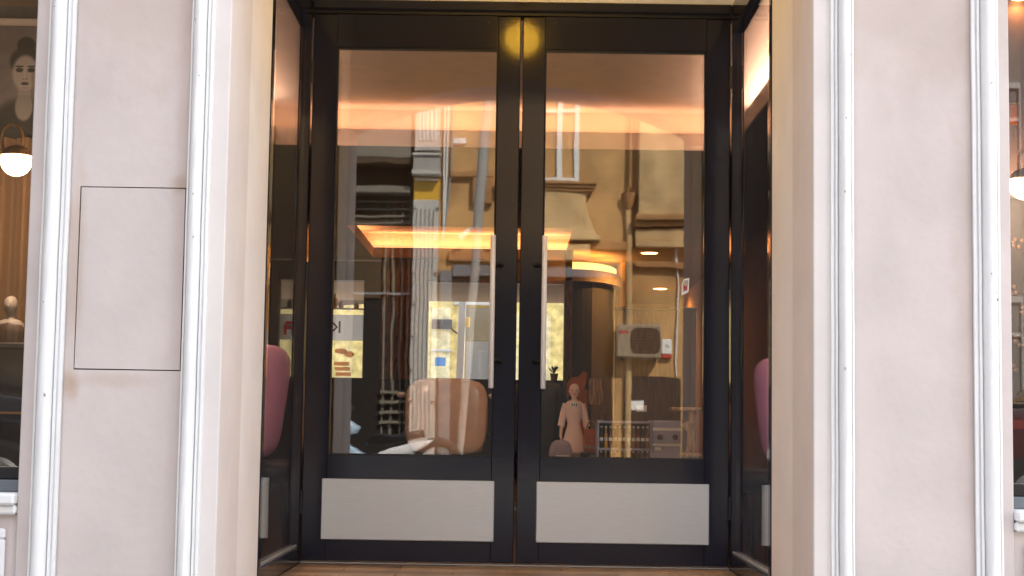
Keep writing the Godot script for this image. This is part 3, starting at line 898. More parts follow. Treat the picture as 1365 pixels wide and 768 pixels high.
# ------------------------------------------------------------------ chairs and other furniture
func chair(called: String, label: String, back_mat: String, trim: String, at: Vector3, turn: float, w := 0.55, y0 := 0.37, y1 := 0.87, bend := 0.5, e := 4.2) -> Node3D:
	var c := thing(called, label, "chair", at, turn)
	var s := st_new()
	pillow(s, outline(0, y0, y1, w * 0.97, w, e, 40), 0.06, bend)
	obj("backrest", s, back_mat, c)
	s = st_new()
	pillow(s, outline(0, -0.25, 0.25, w * 0.9, w * 0.9, 4.5, 32), 0.12, 0.0, Transform3D(Basis(Vector3(1, 0, 0), PI / 2), v3(0, 0.43, -0.27)))
	obj("seat", s, back_mat, c)
	for sd in [-1.0, 1.0]:
		s = st_new()
		box(s, v3(sd * w * 0.55 - 0.03, 0.745, -0.36), v3(sd * w * 0.55 + 0.03, 0.775, -0.02), 0.012)
		var arm := obj("armrest", s, trim, c)
		s = st_new()
		tube(s, [v3(sd * w * 0.55, 0.744, -0.30), v3(sd * w * 0.53, 0.5, -0.28), v3(sd * w * 0.42, 0.42, -0.26)], [0.012], 8)
		obj("arm_support", s, "dark_metal", arm)
	s = st_new()
	tube(s, [v3(0, 0.03, -0.27), v3(0, 0.37, -0.27)], [0.035], 14)
	obj("column", s, "grey_metal", c)
	s = st_new()
	loft(s, [[v3(0, 0.0, -0.27), 0.27, 0.27], [v3(0, 0.02, -0.27), 0.27, 0.27], [v3(0, 0.045, -0.27), 0.06, 0.06]], 28)
	obj("foot_disc", s, "grey_metal", c)
	return c

func furniture() -> void:
	chair("salon_chair", "brown glossy rounded-square chair back seen through the left door leaf", "brown_leather", "cream_trim", v3(-0.465, 0, -4.28), 0.0, 0.555, 0.37, 0.872)
	chair("salon_chair", "black chair with rounded back behind the mannequin, seen through the right door leaf", "black_leather", "black", v3(0.08, 0, -4.45), 0.0, 0.54, 0.37, 0.87)
	# pink shell chairs beside the glazed sides
	for sd in [-1.0, 1.0]:
		var c := thing("pink_chair", "pink shell-backed chair behind the %s glazed side of the entrance" % ("left" if sd < 0 else "right"), "chair", v3(-1.165 if sd < 0 else 1.205, 0, -0.50), deg_to_rad(40.0) * sd, "pink chairs inside the shop front")
		var s := st_new()
		pillow(s, outline(0, 0.40, 0.885 if sd < 0 else 0.865, 0.37, 0.50, 5.0, 40), 0.06, 0.6)
		obj("backrest", s, "pink_velvet", c)
		s = st_new()
		pillow(s, outline(0, -0.23, 0.23, 0.44, 0.44, 4.0, 32), 0.11, 0.0, Transform3D(Basis(Vector3(1, 0, 0), PI / 2), v3(0, 0.335, -0.24)))
		obj("seat", s, "black_leather", c)
		for k in [[-0.17, -0.08], [0.17, -0.08], [-0.17, -0.44], [0.17, -0.44]]:
			s = st_new()
			tube(s, [v3(k[0] * 0.9, 0.37, k[1]), v3(k[0] * 1.1, 0.0, k[1])], [0.016, 0.010], 8)
			obj("leg", s, "black", c)
	# orange wing chair with a wooden shell
	var o := thing("wing_chair", "orange upholstered wing chair with a pale wooden shell behind the mannequin", "chair", v3(0.52, 0, -6.0))
	var s := st_new()
	prism(s, PackedVector2Array([Vector2(-0.13, 0.40), Vector2(-0.135, 0.90), Vector2(-0.10, 0.945), Vector2(-0.05, 0.955), Vector2(-0.01, 1.0), Vector2(0.02, 0.985), Vector2(0.01, 0.90), Vector2(-0.02, 0.80), Vector2(-0.03, 0.40)]), -0.10, -0.04)
	obj("wing", s, "orange_fabric", o)
	s = st_new()
	box(s, v3(-0.029, 0.40, -0.09), v3(0.03, 0.86, -0.05), 0.01)
	obj("cushion", s, "orange_fabric", o)
	s = st_new()
	pillow(s, outline(0.09, 0.735, 0.945, 0.12, 0.12, 7.0, 32), 0.03, 0.8)
	obj("shell", s, "tan_wood", o)
	s = st_new()
	pillow(s, outline(0, -0.20, 0.20, 0.34, 0.34, 4.0, 28), 0.14, 0.0, Transform3D(Basis(Vector3(1, 0, 0), PI / 2), v3(0.02, 0.44, 0.08)))
	obj("seat", s, "orange_fabric", o)
	for k in [[-0.12, -0.08], [0.15, -0.08], [-0.10, 0.22], [0.14, 0.22]]:
		s = st_new()
		tube(s, [v3(k[0], 0.72 if k[0] > 0.145 else 0.38, k[1]), v3(k[0] * 1.05, 0.0, k[1])], [0.022, 0.015], 8)
		obj("leg", s, "tan_wood", o)
	# low dark partition, bottle rack and blue unit
	var b := thing("partition_board", "dark brown wooden partition board behind the bottle rack on the right", "partition")
	obj("panel", bx(v3(0.60, 0.0, -3.55), v3(1.10, 1.285, -3.51), 0.004), "dark_wood", b)
	obj("cap_rail", bx(v3(0.595, 1.2855, -3.56), v3(1.105, 1.305, -3.50), 0.004), "dark_wood", b)
	obj("note", bx(v3(0.735, 0.66, -3.5095), v3(0.80, 0.70, -3.507)), "white", b)
	var r := thing("bottle_rack", "low rack with rows of dark bottles beside a blue-grey unit", "rack")
	obj("side_panel", bx(v3(0.475, 0.0, -3.28), v3(0.487, 0.605, -3.08), 0.002), "unit_blue", r)
	obj("side_panel", bx(v3(0.786, 0.0, -3.28), v3(0.796, 0.605, -3.08), 0.002), "unit_blue", r)
	for y in [0.585, 0.425, 0.28, 0.13]:
		obj("shelf", bx(v3(0.4875, y, -3.27), v3(0.7855, y + 0.014, -3.085), 0.002), "unit_blue", r)
	obj("back_panel", bx(v3(0.4875, 0.0, -3.279), v3(0.7855, 0.60, -3.271)), "black", r)
	var n := 0
	for y in [0.4392, 0.2942]:
		for k in 11:
			var kind: String = "bottle_yellow" if k == 1 else ["bottle_dark", "bottle_red", "slat_wood"][(k * 2 + n) % 3]
			var bt := thing("bottle", "%s bottle in the %s row of the rack, %s from the left end" % [{"bottle_yellow": "yellow", "bottle_dark": "near-black", "bottle_red": "dark red", "slat_wood": "brown"}[kind], ["upper", "lower"][n], ["first", "second", "third", "fourth", "fifth", "sixth", "seventh", "eighth", "ninth", "tenth", "eleventh"][k]], "bottle", v3(0.502 + k * 0.0272, y, -3.13), 0.0, "bottles in the low rack")
			s = st_new()
			loft(s, [[v3(0, 0, 0), 0.0105, 0.0105], [v3(0, 0.075, 0), 0.0105, 0.0105], [v3(0, 0.092, 0), 0.005, 0.005], [v3(0, 0.118, 0), 0.005, 0.005]], 10)
			obj("body", s, kind, bt)
			s = st_new()
			loft(s, [[v3(0, 0.042, 0), 0.0109, 0.0109], [v3(0, 0.062, 0), 0.0109, 0.0109]], 10)
			obj("label_band", s, "white", bt)
			s = st_new()
			loft(s, [[v3(0, 0.1182, 0), 0.0065, 0.0065], [v3(0, 0.130, 0), 0.0065, 0.0065]], 8)
			obj("stopper", s, "white", bt)
		n += 1
	var u := thing("blue_unit", "blue-grey cabinet with two white bands and two dark round knobs", "cabinet", v3(0.88, 0, -3.18))
	obj("case", bx(v3(-0.08, 0.0, -0.10), v3(0.09, 0.605, 0.10), 0.006), "unit_blue", u)
	obj("band", bx(v3(-0.079, 0.545, 0.1002), v3(0.089, 0.562, 0.104)), "white", u)
	obj("band", bx(v3(-0.079, 0.455, 0.1002), v3(0.089, 0.470, 0.104)), "white", u)
	obj("drawer_label", bx(v3(-0.065, 0.43, 0.1002), v3(-0.03, 0.448, 0.103)), "white", u)
	for x in [-0.035, 0.055]:
		s = st_new()
		tube(s, [v3(x, 0.508, 0.1002), v3(x, 0.508, 0.118)], [0.017, 0.014], 14)
		obj("knob", s, "dark_metal", u)
	# tan console chair by the right edge
	var t := thing("wooden_stand", "tan bentwood chair with flat arm and curved leg by the right stile", "chair", v3(0.98, 0, -2.5))
	obj("arm", bx(v3(-0.13, 0.655, -0.10), v3(0.16, 0.675, 0.06), 0.006), "tan_wood", t)
	s = st_new()
	tube(s, [v3(-0.02, 0.654, 0.0), v3(-0.015, 0.60, 0.01), v3(-0.045, 0.575, 0.02), v3(-0.02, 0.54, 0.02), v3(-0.03, 0.46, 0.02), v3(-0.05, 0.36, 0.02), v3(-0.06, 0.0, 0.03)], [0.016, 0.016, 0.026, 0.018, 0.014, 0.014, 0.012], 10)
	obj("leg", s, "tan_wood", t)
	s = st_new()
	tube(s, [v3(0.0, 0.654, 0.0), v3(0.0, 0.55, -0.02), v3(0.005, 0.44, -0.03), v3(0.0, 0.3, -0.03), v3(0.01, 0.0, -0.04)], [0.014], 10)
	obj("leg", s, "tan_wood", t)
	s = st_new()
	tube(s, [v3(0.13, 0.654, 0.0), v3(0.14, 0.3, -0.02), v3(0.15, 0.0, -0.02)], [0.014], 10)
	obj("leg", s, "tan_wood", t)
	obj("seat", bx(v3(-0.06, 0.40, -0.22), v3(0.20, 0.425, 0.05), 0.008), "tan_wood", t)

func mannequin() -> void:
	var slim := Vector3(0.86, 1.0, 0.9)
	var pl := thing("display_plinth", "low dark plinth that the little mannequin stands on", "plinth", v3(0.37, 0, -4.0))
	obj("block", bx(v3(-0.15, 0.0, -0.12), v3(0.15, 0.19, 0.12), 0.006), "black_counter", pl)
	var m := thing("mannequin", "small mannequin in pale pink dress with white collar seen through the right door leaf", "mannequin", v3(0.37, 0.19, -4.0))
	var s := st_new()
	# legs, torso, neck and head in one skin
	loft(s, [[v3(0, 0.26, 0), 0.058, 0.042], [v3(0, 0.34, 0), 0.050, 0.038], [v3(0, 0.39, 0), 0.044, 0.034], [v3(0, 0.46, 0), 0.062, 0.040], [v3(0, 0.515, 0), 0.068, 0.036], [v3(0, 0.535, 0), 0.050, 0.030], [v3(0, 0.545, 0), 0.022, 0.022], [v3(0, 0.562, 0.002), 0.018, 0.019], [v3(0, 0.57, 0.006), 0.026, 0.030], [v3(0, 0.585, 0.008), 0.034, 0.038], [v3(0, 0.605, 0.006), 0.038, 0.042], [v3(0, 0.625, 0.002), 0.037, 0.043], [v3(0, 0.642, 0), 0.026, 0.032], [v3(0, 0.65, 0), 0.008, 0.010]], 20)
	ball(s, v3(0, 0.598, 0.047), v3(0.006, 0.010, 0.008), 8)
	for sd in [-1.0, 1.0]:
		ball(s, v3(sd * 0.038, 0.603, 0.0), v3(0.005, 0.010, 0.007), 8)
		tube(s, [v3(sd * 0.028, 0.27, 0), v3(sd * 0.028, 0.16, 0.004), v3(sd * 0.026, 0.05, 0), v3(sd * 0.027, 0.012, 0.0), v3(sd * 0.028, 0.008, 0.035)], [0.032, 0.022, 0.014, 0.013, 0.008], 10)
		var sh := v3(sd * 0.066, 0.51, 0)
		tube(s, [sh, v3(sd * 0.088, 0.41, 0.0), v3(sd * 0.098, 0.32, 0.02), v3(sd * 0.098, 0.305, 0.024)], [0.020, 0.017, 0.010, 0.009], 10)
		for k in 4:
			tube(s, [v3(sd * 0.098, 0.307, 0.017 + k * 0.0045), v3(sd * 0.099, 0.288, 0.017 + k * 0.005), v3(sd * 0.095, 0.272 + absf(k - 1.5) * 0.003, 0.018 + k * 0.005)], [0.0032, 0.0028, 0.0022], 6)
		tube(s, [v3(sd * 0.094, 0.31, 0.030), v3(sd * 0.088, 0.295, 0.036), v3(sd * 0.088, 0.285, 0.036)], [0.0034, 0.003, 0.0022], 6)
	var bd := obj("body", s, "mannequin_skin", m)
	for sd in [-1.0, 1.0]:
		s = st_new()
		ball(s, v3(sd * 0.014, 0.606, 0.0455), v3(0.0055, 0.003, 0.002), 8)
		obj("eye", s, "black", bd)
	s = st_new()
	ball(s, v3(0, 0.582, 0.0445), v3(0.009, 0.003, 0.002), 8)
	obj("mouth", s, "red", bd)
	s = st_new()
	loft(s, [[v3(0, 0.205, 0), 0.100, 0.075], [v3(0, 0.21, 0), 0.099, 0.074], [v3(0, 0.30, 0), 0.076, 0.056], [v3(0, 0.385, 0), 0.049, 0.039], [v3(0, 0.40, 0), 0.049, 0.039], [v3(0, 0.46, 0), 0.066, 0.044], [v3(0, 0.515, 0), 0.073, 0.041], [v3(0, 0.537, 0), 0.050, 0.034]], 28)
	var dress := obj("dress", s, "dress_pink", m)
	for sd in [-1.0, 1.0]:
		s = st_new()
		tube(s, [v3(sd * 0.062, 0.52, 0), v3(sd * 0.080, 0.46, 0.0), v3(sd * 0.097, 0.375, 0.004)], [0.024, 0.025, 0.026], 12)
		obj("sleeve", s, "dress_pink", dress)
	s = st_new()
	loft(s, [[v3(0, 0.498, 0.006), 0.052, 0.047], [v3(0, 0.528, 0.004), 0.046, 0.040], [v3(0, 0.541, 0), 0.030, 0.028]], 24)
	obj("collar", s, "white", dress)
	for k in 3:
		obj("collar_mark", bx(v3(-0.02 + k * 0.016, 0.507, 0.0525 - absf(k - 1) * 0.002), v3(-0.012 + k * 0.016, 0.520, 0.0555)), "black", dress)
	m.scale = slim
	var bag := thing("orange_handbag", "orange handbag with a tan band hanging at the mannequin's side", "handbag", v3(0.485, 0.40, -3.96))
	s = st_new()
	box(s, v3(-0.05, 0.0, -0.03), v3(0.045, 0.15, 0.03), 0.012)
	obj("pouch", s, "orange_fabric", bag)
	obj("band", bx(v3(-0.052, 0.025, -0.032), v3(0.047, 0.045, 0.032), 0.003), "tan_wood", bag)
	s = st_new()
	var pts := []
	for i in 9:
		var a := PI * i / 8.0
		pts.append(v3(-0.003 - cos(a) * 0.030, 0.148 + 0.055 * sin(a), 0))
	tube(s, pts, [0.004], 6)
	obj("strap", s, "tan_wood", bag)
	var bs := thing("bag_stool", "small dark stool under the orange handbag", "stool", v3(0.485, 0, -3.96))
	s = st_new()
	tube(s, [v3(0, 0.385, 0), v3(0, 0.399, 0)], [0.075], 18)
	obj("seat", s, "black_counter", bs)
	for k in 3:
		s = st_new()
		tube(s, [v3(cos(TAU * k / 3) * 0.05, 0.385, sin(TAU * k / 3) * 0.05), v3(cos(TAU * k / 3) * 0.09, 0.0, sin(TAU * k / 3) * 0.09)], [0.008], 6)
		obj("leg", s, "black", bs)
	var g := thing("printed_cushion", "grey-lilac rounded cushion with a dark and white print at the mannequin's feet", "cushion", v3(0.28, 0.345, -3.72))
	s = st_new()
	pillow(s, outline(0, 0.0, 0.135, 0.17, 0.12, 3.0, 28), 0.10, 0.0)
	obj("cover", s, "sash_lilac", g)
	for e in [[-0.035, 0.088, 0.016], [-0.012, 0.094, 0.014], [0.012, 0.086, 0.016]]:
		s = st_new()
		ball(s, v3(e[0], e[1], 0.043), v3(e[2] * 0.7, 0.012, 0.004), 10)
		obj("print_mark", s, "black", g)
	obj("print_mark", bx(v3(-0.03, 0.030, 0.046), v3(0.05, 0.040, 0.051)), "white", g)
	var gs := thing("cushion_table", "little dark table that carries the printed cushion", "table", v3(0.28, 0, -3.72))
	obj("top", bx(v3(-0.10, 0.325, -0.07), v3(0.10, 0.344, 0.07), 0.004), "black_counter", gs)
	for k in [[-0.08, -0.05], [0.08, -0.05], [-0.08, 0.05], [0.08, 0.05]]:
		obj("leg", bx(v3(k[0] - 0.008, 0.0, k[1] - 0.008), v3(k[0] + 0.008, 0.3245, k[1] + 0.008)), "black", gs)


# ------------------------------------------------------------------ display windows left and right of the entrance
func portrait_texture() -> ImageTexture:
	var w := 192
	var h := 288
	var im := Image.create(w, h, false, Image.FORMAT_RGB8)
	var n := FastNoiseLite.new()
	n.seed = 4
	n.frequency = 0.02
	var el := func(p: Vector2, c: Vector2, r: Vector2) -> float:    # 1 inside an ellipse, soft edge
		return 1.0 - smoothstep(0.82, 1.12, ((p - c) / r).length())
	for y in h:
		for x in w:
			var p := Vector2(0.5, 0.455) + (Vector2(x / float(w), y / float(h)) - Vector2(0.46, 0.48)) * Vector2(1.75, 1.75)
			var v := 0.40 + 0.05 * n.get_noise_2d(x, y)
			v = lerpf(v, 0.10, el.call(p, Vector2(0.5, 1.25), Vector2(0.62, 0.50)))          # dark clothes
			v = lerpf(v, 0.10, el.call(p, Vector2(0.50, 0.13), Vector2(0.15, 0.10)))        # hair bun
			v = lerpf(v, 0.13, el.call(p, Vector2(0.50, 0.32), Vector2(0.26, 0.17)))        # hair
			v = lerpf(v, 0.50, el.call(p, Vector2(0.50, 0.68), Vector2(0.11, 0.18)))        # neck
			v = lerpf(v, 0.46, el.call(p, Vector2(0.50, 0.86), Vector2(0.15, 0.17)) * (1.0 if p.y > 0.72 else 0.0))
			v = lerpf(v, 0.60, el.call(p, Vector2(0.50, 0.455), Vector2(0.215, 0.215)))     # face
			v = lerpf(v, 0.46, el.call(p, Vector2(0.66, 0.50), Vector2(0.06, 0.16)) * 0.6)
			for sx in [-1, 1]:
				v = lerpf(v, 0.09, el.call(p, Vector2(0.5 + sx * 0.095, 0.425), Vector2(0.062, 0.026)) * 0.95)
				v = lerpf(v, 0.22, el.call(p, Vector2(0.5 + sx * 0.10, 0.382), Vector2(0.075, 0.012)))
				v = lerpf(v, 0.28, el.call(p, Vector2(0.5 + sx * 0.022, 0.53), Vector2(0.014, 0.008)))
			v = lerpf(v, 0.68, el.call(p, Vector2(0.49, 0.47), Vector2(0.016, 0.07)) * 0.6)
			v = lerpf(v, 0.20, el.call(p, Vector2(0.50, 0.585), Vector2(0.065, 0.020)))
			v = lerpf(v, 0.42, el.call(p, Vector2(0.50, 0.635), Vector2(0.05, 0.010)) * 0.5)
			im.set_pixel(x, y, Color(v, v * 0.93, v * 0.88))
	return ImageTexture.create_from_image(im)

func wall_lamp(label: String, at: Vector3, dir: float) -> void:
	var l := thing("wall_lamp", label, "wall lamp", at, 0.0, "globe lamps in the display windows")
	var s := st_new()
	ball(s, v3(0, 0, 0), v3(0.066, 0.066, 0.066), 24)
	obj("globe", s, "globe_light", l)
	s = st_new()
	var rows := []
	for i in 8:
		var a := PI * 0.10 + PI * 0.40 * i / 7.0
		rows.append([v3(0, sin(a) * 0.0690, 0), cos(a) * 0.0695 + 0.0006, cos(a) * 0.0695 + 0.0006])
	loft(s, rows, 24)
	obj("cap", s, "brass", l)
	s = st_new()
	var pts := [v3(0.022 * dir, 0.064, 0)]
	for i in 9:
		var a := PI * i / 8.0
		pts.append(v3((0.012 + 0.045 * (1 - cos(a)) * -1.0 + 0.012) * dir, 0.10 + 0.055 * sin(a), 0))
	pts.append(v3(-0.066 * dir, 0.02, -0.05))
	pts.append(v3(-0.066 * dir, -0.02, -0.12))
	tube(s, pts, [0.0065], 10)
	obj("arm", s, "brass", l)
	omni("bulb", v3(0, 0, 0), Color(1.0, 0.86, 0.72), 0.55, 0.05, l)

func display_windows() -> void:
	for sd in [-1.0, 1.0]:
		var side := "left" if sd < 0 else "right"
		var w := thing("display_window", "large shop display window at the %s edge of the picture, above its white sill" % side, "window", Vector3.ZERO, 0.0, "display windows of the shop front")
		var b := func(a: float, c: float, y0: float, y1: float, z0: float, z1: float, r := 0.003) -> SurfaceTool:
			return bx(v3(minf(a * sd, c * sd), y0, z0), v3(maxf(a * sd, c * sd), y1, z1), r)
		var y0 := 0.335 if sd < 0 else 0.330
		obj("bottom_rail", b.call(1.4205, 3.3, y0 + 0.0005, y0 + 0.035, 1.70, 1.78), "blue_grey", w)
		obj("bottom_rail", b.call(1.4205, 3.3, y0 + 0.0355, y0 + 0.072, 1.71, 1.765), "dark_metal", w)
		obj("frame_post", b.call(1.4205, 1.430, y0 + 0.0725, 2.5995, 1.72, 1.76, 0.0), "black_lacquer", w)
		obj("pane", b.call(1.4302, 3.2995, y0 + 0.0725, 2.5995, 1.735, 1.741, 0.0), "window_glass", w)
	# ---- left: portrait, curtain, globe lamp, dummy
	struct("display_back_wall", bx(v3(-3.6, 0.0, -1.12), v3(-1.95, 2.499, -1.06)), "mauve_wall")
	var po := thing("portrait_poster", "large grey portrait poster of a face with hair in a bun, left display window", "poster", v3(-2.325, 2.17, -1.055))
	M["portrait"] = mat("portrait", Color.WHITE, 0.5)
	M["portrait"].albedo_texture = portrait_texture()
	obj("backing", bx(v3(-0.26, -0.36, -0.004), v3(0.26, 0.36, 0.006)), "black", po)
	var s := st_new()
	quad_uv(s, v3(-0.255, -0.355, 0.0065), v3(0.255, -0.355, 0.0065), v3(0.255, 0.355, 0.0065), v3(-0.255, 0.355, 0.0065))
	obj("print", s, "portrait", po)
	var tr := thing("poster_rail", "pale ledge over the portrait poster at the top left corner", "rail", v3(-2.4, 2.42, -1.05))
	obj("board", bx(v3(-0.6, -0.012, 0.0), v3(0.4, 0.012, 0.05), 0.003), "cove_paint", tr)
	var cu := thing("display_curtain", "amber pleated curtain behind the globe lamp in the left display window", "curtain", v3(-2.45, 0.90, -0.99))
	s = st_new()
	s.set_smooth_group(0)
	for i in 120:
		var q := []
		for k in [i, i + 1]:
			var u: float = k / 120.0
			q.append(Vector2(-0.75 + 1.2 * u, 0.028 * sin(u * 70.0) + 0.012 * sin(u * 151.0 + 1.0)))
		for e in 4:
			var ya := 0.0 + e * 0.24
			quad(s, v3(q[0].x, ya, q[0].y), v3(q[1].x, ya, q[1].y), v3(q[1].x, ya + 0.24, q[1].y), v3(q[0].x, ya + 0.24, q[0].y))
			quad(s, v3(q[1].x, ya, q[1].y - 0.004), v3(q[0].x, ya, q[0].y - 0.004), v3(q[0].x, ya + 0.24, q[0].y - 0.004), v3(q[1].x, ya + 0.24, q[1].y - 0.004))
	obj("cloth", s, "curtain_cloth", cu)
	wall_lamp("brass globe wall lamp glowing white in the left display window", v3(-2.135, 1.640, -0.30), 1.0)
	var ct := thing("display_counter", "black display counter along the bottom of the left display window", "counter", v3(-2.6, 0, -0.75))
	obj("top", bx(v3(-0.7, 0.855, -0.24), v3(0.65, 0.88, 0.24), 0.004), "black_counter", ct)
	obj("body", bx(v3(-0.68, 0.0, -0.22), v3(0.63, 0.8545, 0.22)), "black_counter", ct)
	obj("edge_strip", bx(v3(-0.68, 0.572, 0.2202), v3(0.63, 0.582, 0.224)), "brass", ct)
	for e in [[-2.225, -0.60, "pale shop dummy bust with bald head on the black counter", 1.0], [-2.11, -0.66, "partly hidden dummy bust right of the bald dummy, at the window edge", 0.85]]:
		var d := thing("dummy_bust", e[2], "mannequin", v3(e[0], 0.8802, e[1]), 0.0, "dummy busts on the display counter")
		s = st_new()
		var k: float = e[3]
		loft(s, [[v3(0, 0, 0), 0.052 * k, 0.03 * k], [v3(0, 0.05 * k, 0), 0.060 * k, 0.035 * k], [v3(0, 0.085 * k, 0), 0.062 * k, 0.034 * k], [v3(0, 0.10 * k, 0), 0.045 * k, 0.028 * k], [v3(0, 0.11 * k, 0), 0.017 * k, 0.017 * k], [v3(0, 0.13 * k, 0.002), 0.015 * k, 0.016 * k], [v3(0, 0.14 * k, 0.006), 0.022 * k, 0.026 * k], [v3(0, 0.165 * k, 0.006), 0.030 * k, 0.034 * k], [v3(0, 0.19 * k, 0.003), 0.028 * k, 0.034 * k], [v3(0, 0.205 * k, 0), 0.016 * k, 0.02 * k], [v3(0, 0.209 * k, 0), 0.004, 0.004]], 18)
		ball(s, v3(0, 0.163 * k, 0.040 * k), v3(0.005, 0.008, 0.006) * k, 8)
		obj("body", s, "bust_skin", d)
		s = st_new()
		loft(s, [[v3(0, 0.0005, 0), 0.056 * k, 0.034 * k], [v3(0, 0.05 * k, 0), 0.064 * k, 0.039 * k], [v3(0, 0.080 * k, 0), 0.060 * k, 0.038 * k], [v3(0, 0.092 * k, 0), 0.040 * k, 0.031 * k]], 18)
		obj("top", s, "dark_wood", d)
	# ---- right: mauve wall, dark wallpaper with flowers, globe lamp
	var rw := struct("display_back_wall_right", bx(v3(1.95, 1.605, -0.72), v3(3.6, 2.499, -0.66)), "mauve_wall")
	obj("dado", bx(v3(1.95, 0.0, -0.719), v3(3.6, 1.604, -0.655)), "wallpaper_dark", rw)
	for k in 26:
		s = st_new()
		var c := Vector2(2.03 + rng.randf() * 0.5, 0.75 + rng.randf() * 0.75)
		for q in 5:
			var a := TAU * q / 5 + rng.randf()
			var r := 0.014 + rng.randf() * 0.012
			ball(s, v3(c.x + cos(a) * r, c.y + sin(a) * r, -0.654), v3(0.012, 0.012, 0.003), 6)
		obj("wallpaper_flower", s, "petal", rw)
	var pn := thing("wall_plaque", "small orange plaque on the mauve wall of the right display window", "plaque", v3(2.19, 1.97, -0.655))
	obj("board", bx(v3(-0.03, -0.045, 0), v3(0.025, 0.045, 0.012), 0.003), "orange_fabric", pn)
	obj("rim", bx(v3(-0.034, 0.0455, 0), v3(0.029, 0.052, 0.016), 0.002), "tan_wood", pn)
	wall_lamp("brass globe wall lamp glowing white in the right display window", v3(2.132, 1.602, -0.30), -1.0)
	var dl := thing("downlight", "round downlight in the ceiling at the top right corner", "ceiling light", v3(2.22, 2.4998, -0.72 + 0.10))
	s = st_new()
	tube(s, [v3(0, 0, 0), v3(0, -0.008, 0)], [0.05, 0.045], 20)
	obj("rim", s, "white", dl)
	s = st_new()
	tube(s, [v3(0, -0.0081, 0), v3(0, -0.011, 0)], [0.036, 0.034], 20)
	obj("lens", s, "down_light", dl)
	spot("bulb", v3(0, -0.014, 0), Color(1.0, 0.70, 0.42), 0.03, dl)
	var rc := thing("display_counter", "black display counter along the bottom of the right display window", "counter", v3(2.7, 0, -0.45))
	obj("top", bx(v3(-0.72, 0.655, -0.18), v3(0.7, 0.68, 0.24), 0.004), "black_counter", rc)
	obj("body", bx(v3(-0.70, 0.0, -0.16), v3(0.68, 0.6545, 0.22)), "black_counter", rc)
	obj("trim", bx(v3(-0.70, 0.57, 0.2202), v3(0.68, 0.61, 0.226)), "bottle_red", rc)

# ------------------------------------------------------------------ the street (seen in the glass)
func street_window(parent: Node3D, x0: float, x1: float, y0: float, y1: float, z: float, frame: String) -> void:
	# the front of the building is at z, facing -z
	var f := st_new()
	for e in [[x0, x0 + 0.09, y0, y1], [x1 - 0.09, x1, y0, y1], [x0 + 0.0905, x1 - 0.0905, y1 - 0.10, y1], [x0 + 0.0905, x1 - 0.0905, y0, y0 + 0.08], [(x0 + x1) / 2 - 0.05, (x0 + x1) / 2 + 0.05, y0 + 0.0805, y1 - 0.1005]]:
		box(f, v3(e[0], e[2], z - 0.05), v3(e[1], e[3], z + 0.05), 0.01)
	box(f, v3(x0 + 0.0905, lerpf(y0, y1, 0.66), z - 0.04), v3((x0 + x1) / 2 - 0.0505, lerpf(y0, y1, 0.66) + 0.06, z + 0.04), 0.01)
	box(f, v3((x0 + x1) / 2 + 0.0505, lerpf(y0, y1, 0.66), z - 0.04), v3(x1 - 0.0905, lerpf(y0, y1, 0.66) + 0.06, z + 0.04), 0.01)
	var wn := obj("window", f, frame, parent)
	for sd in [0, 1]:
		var a := x0 + 0.0905 if sd == 0 else (x0 + x1) / 2 + 0.0505
		var b := (x0 + x1) / 2 - 0.0505 if sd == 0 else x1 - 0.0905
		obj("pane", bx(v3(a, y0 + 0.0805, z + 0.02), v3(b, lerpf(y0, y1, 0.66) - 0.001, z + 0.03)), "dark_pane", wn)
		obj("upper_pane", bx(v3(a, lerpf(y0, y1, 0.66) + 0.061, z + 0.02), v3(b, y1 - 0.101, z + 0.03)), "red_curtain", wn)
		if sd == 0:
			for k in 4:
				var s := st_new()
				ball(s, v3((a + b) / 2, y0 + 0.16 + k * 0.16, z + 0.015), v3(0.035, 0.045, 0.004), 8)
				obj("lace_motif", s, "lace", wn)

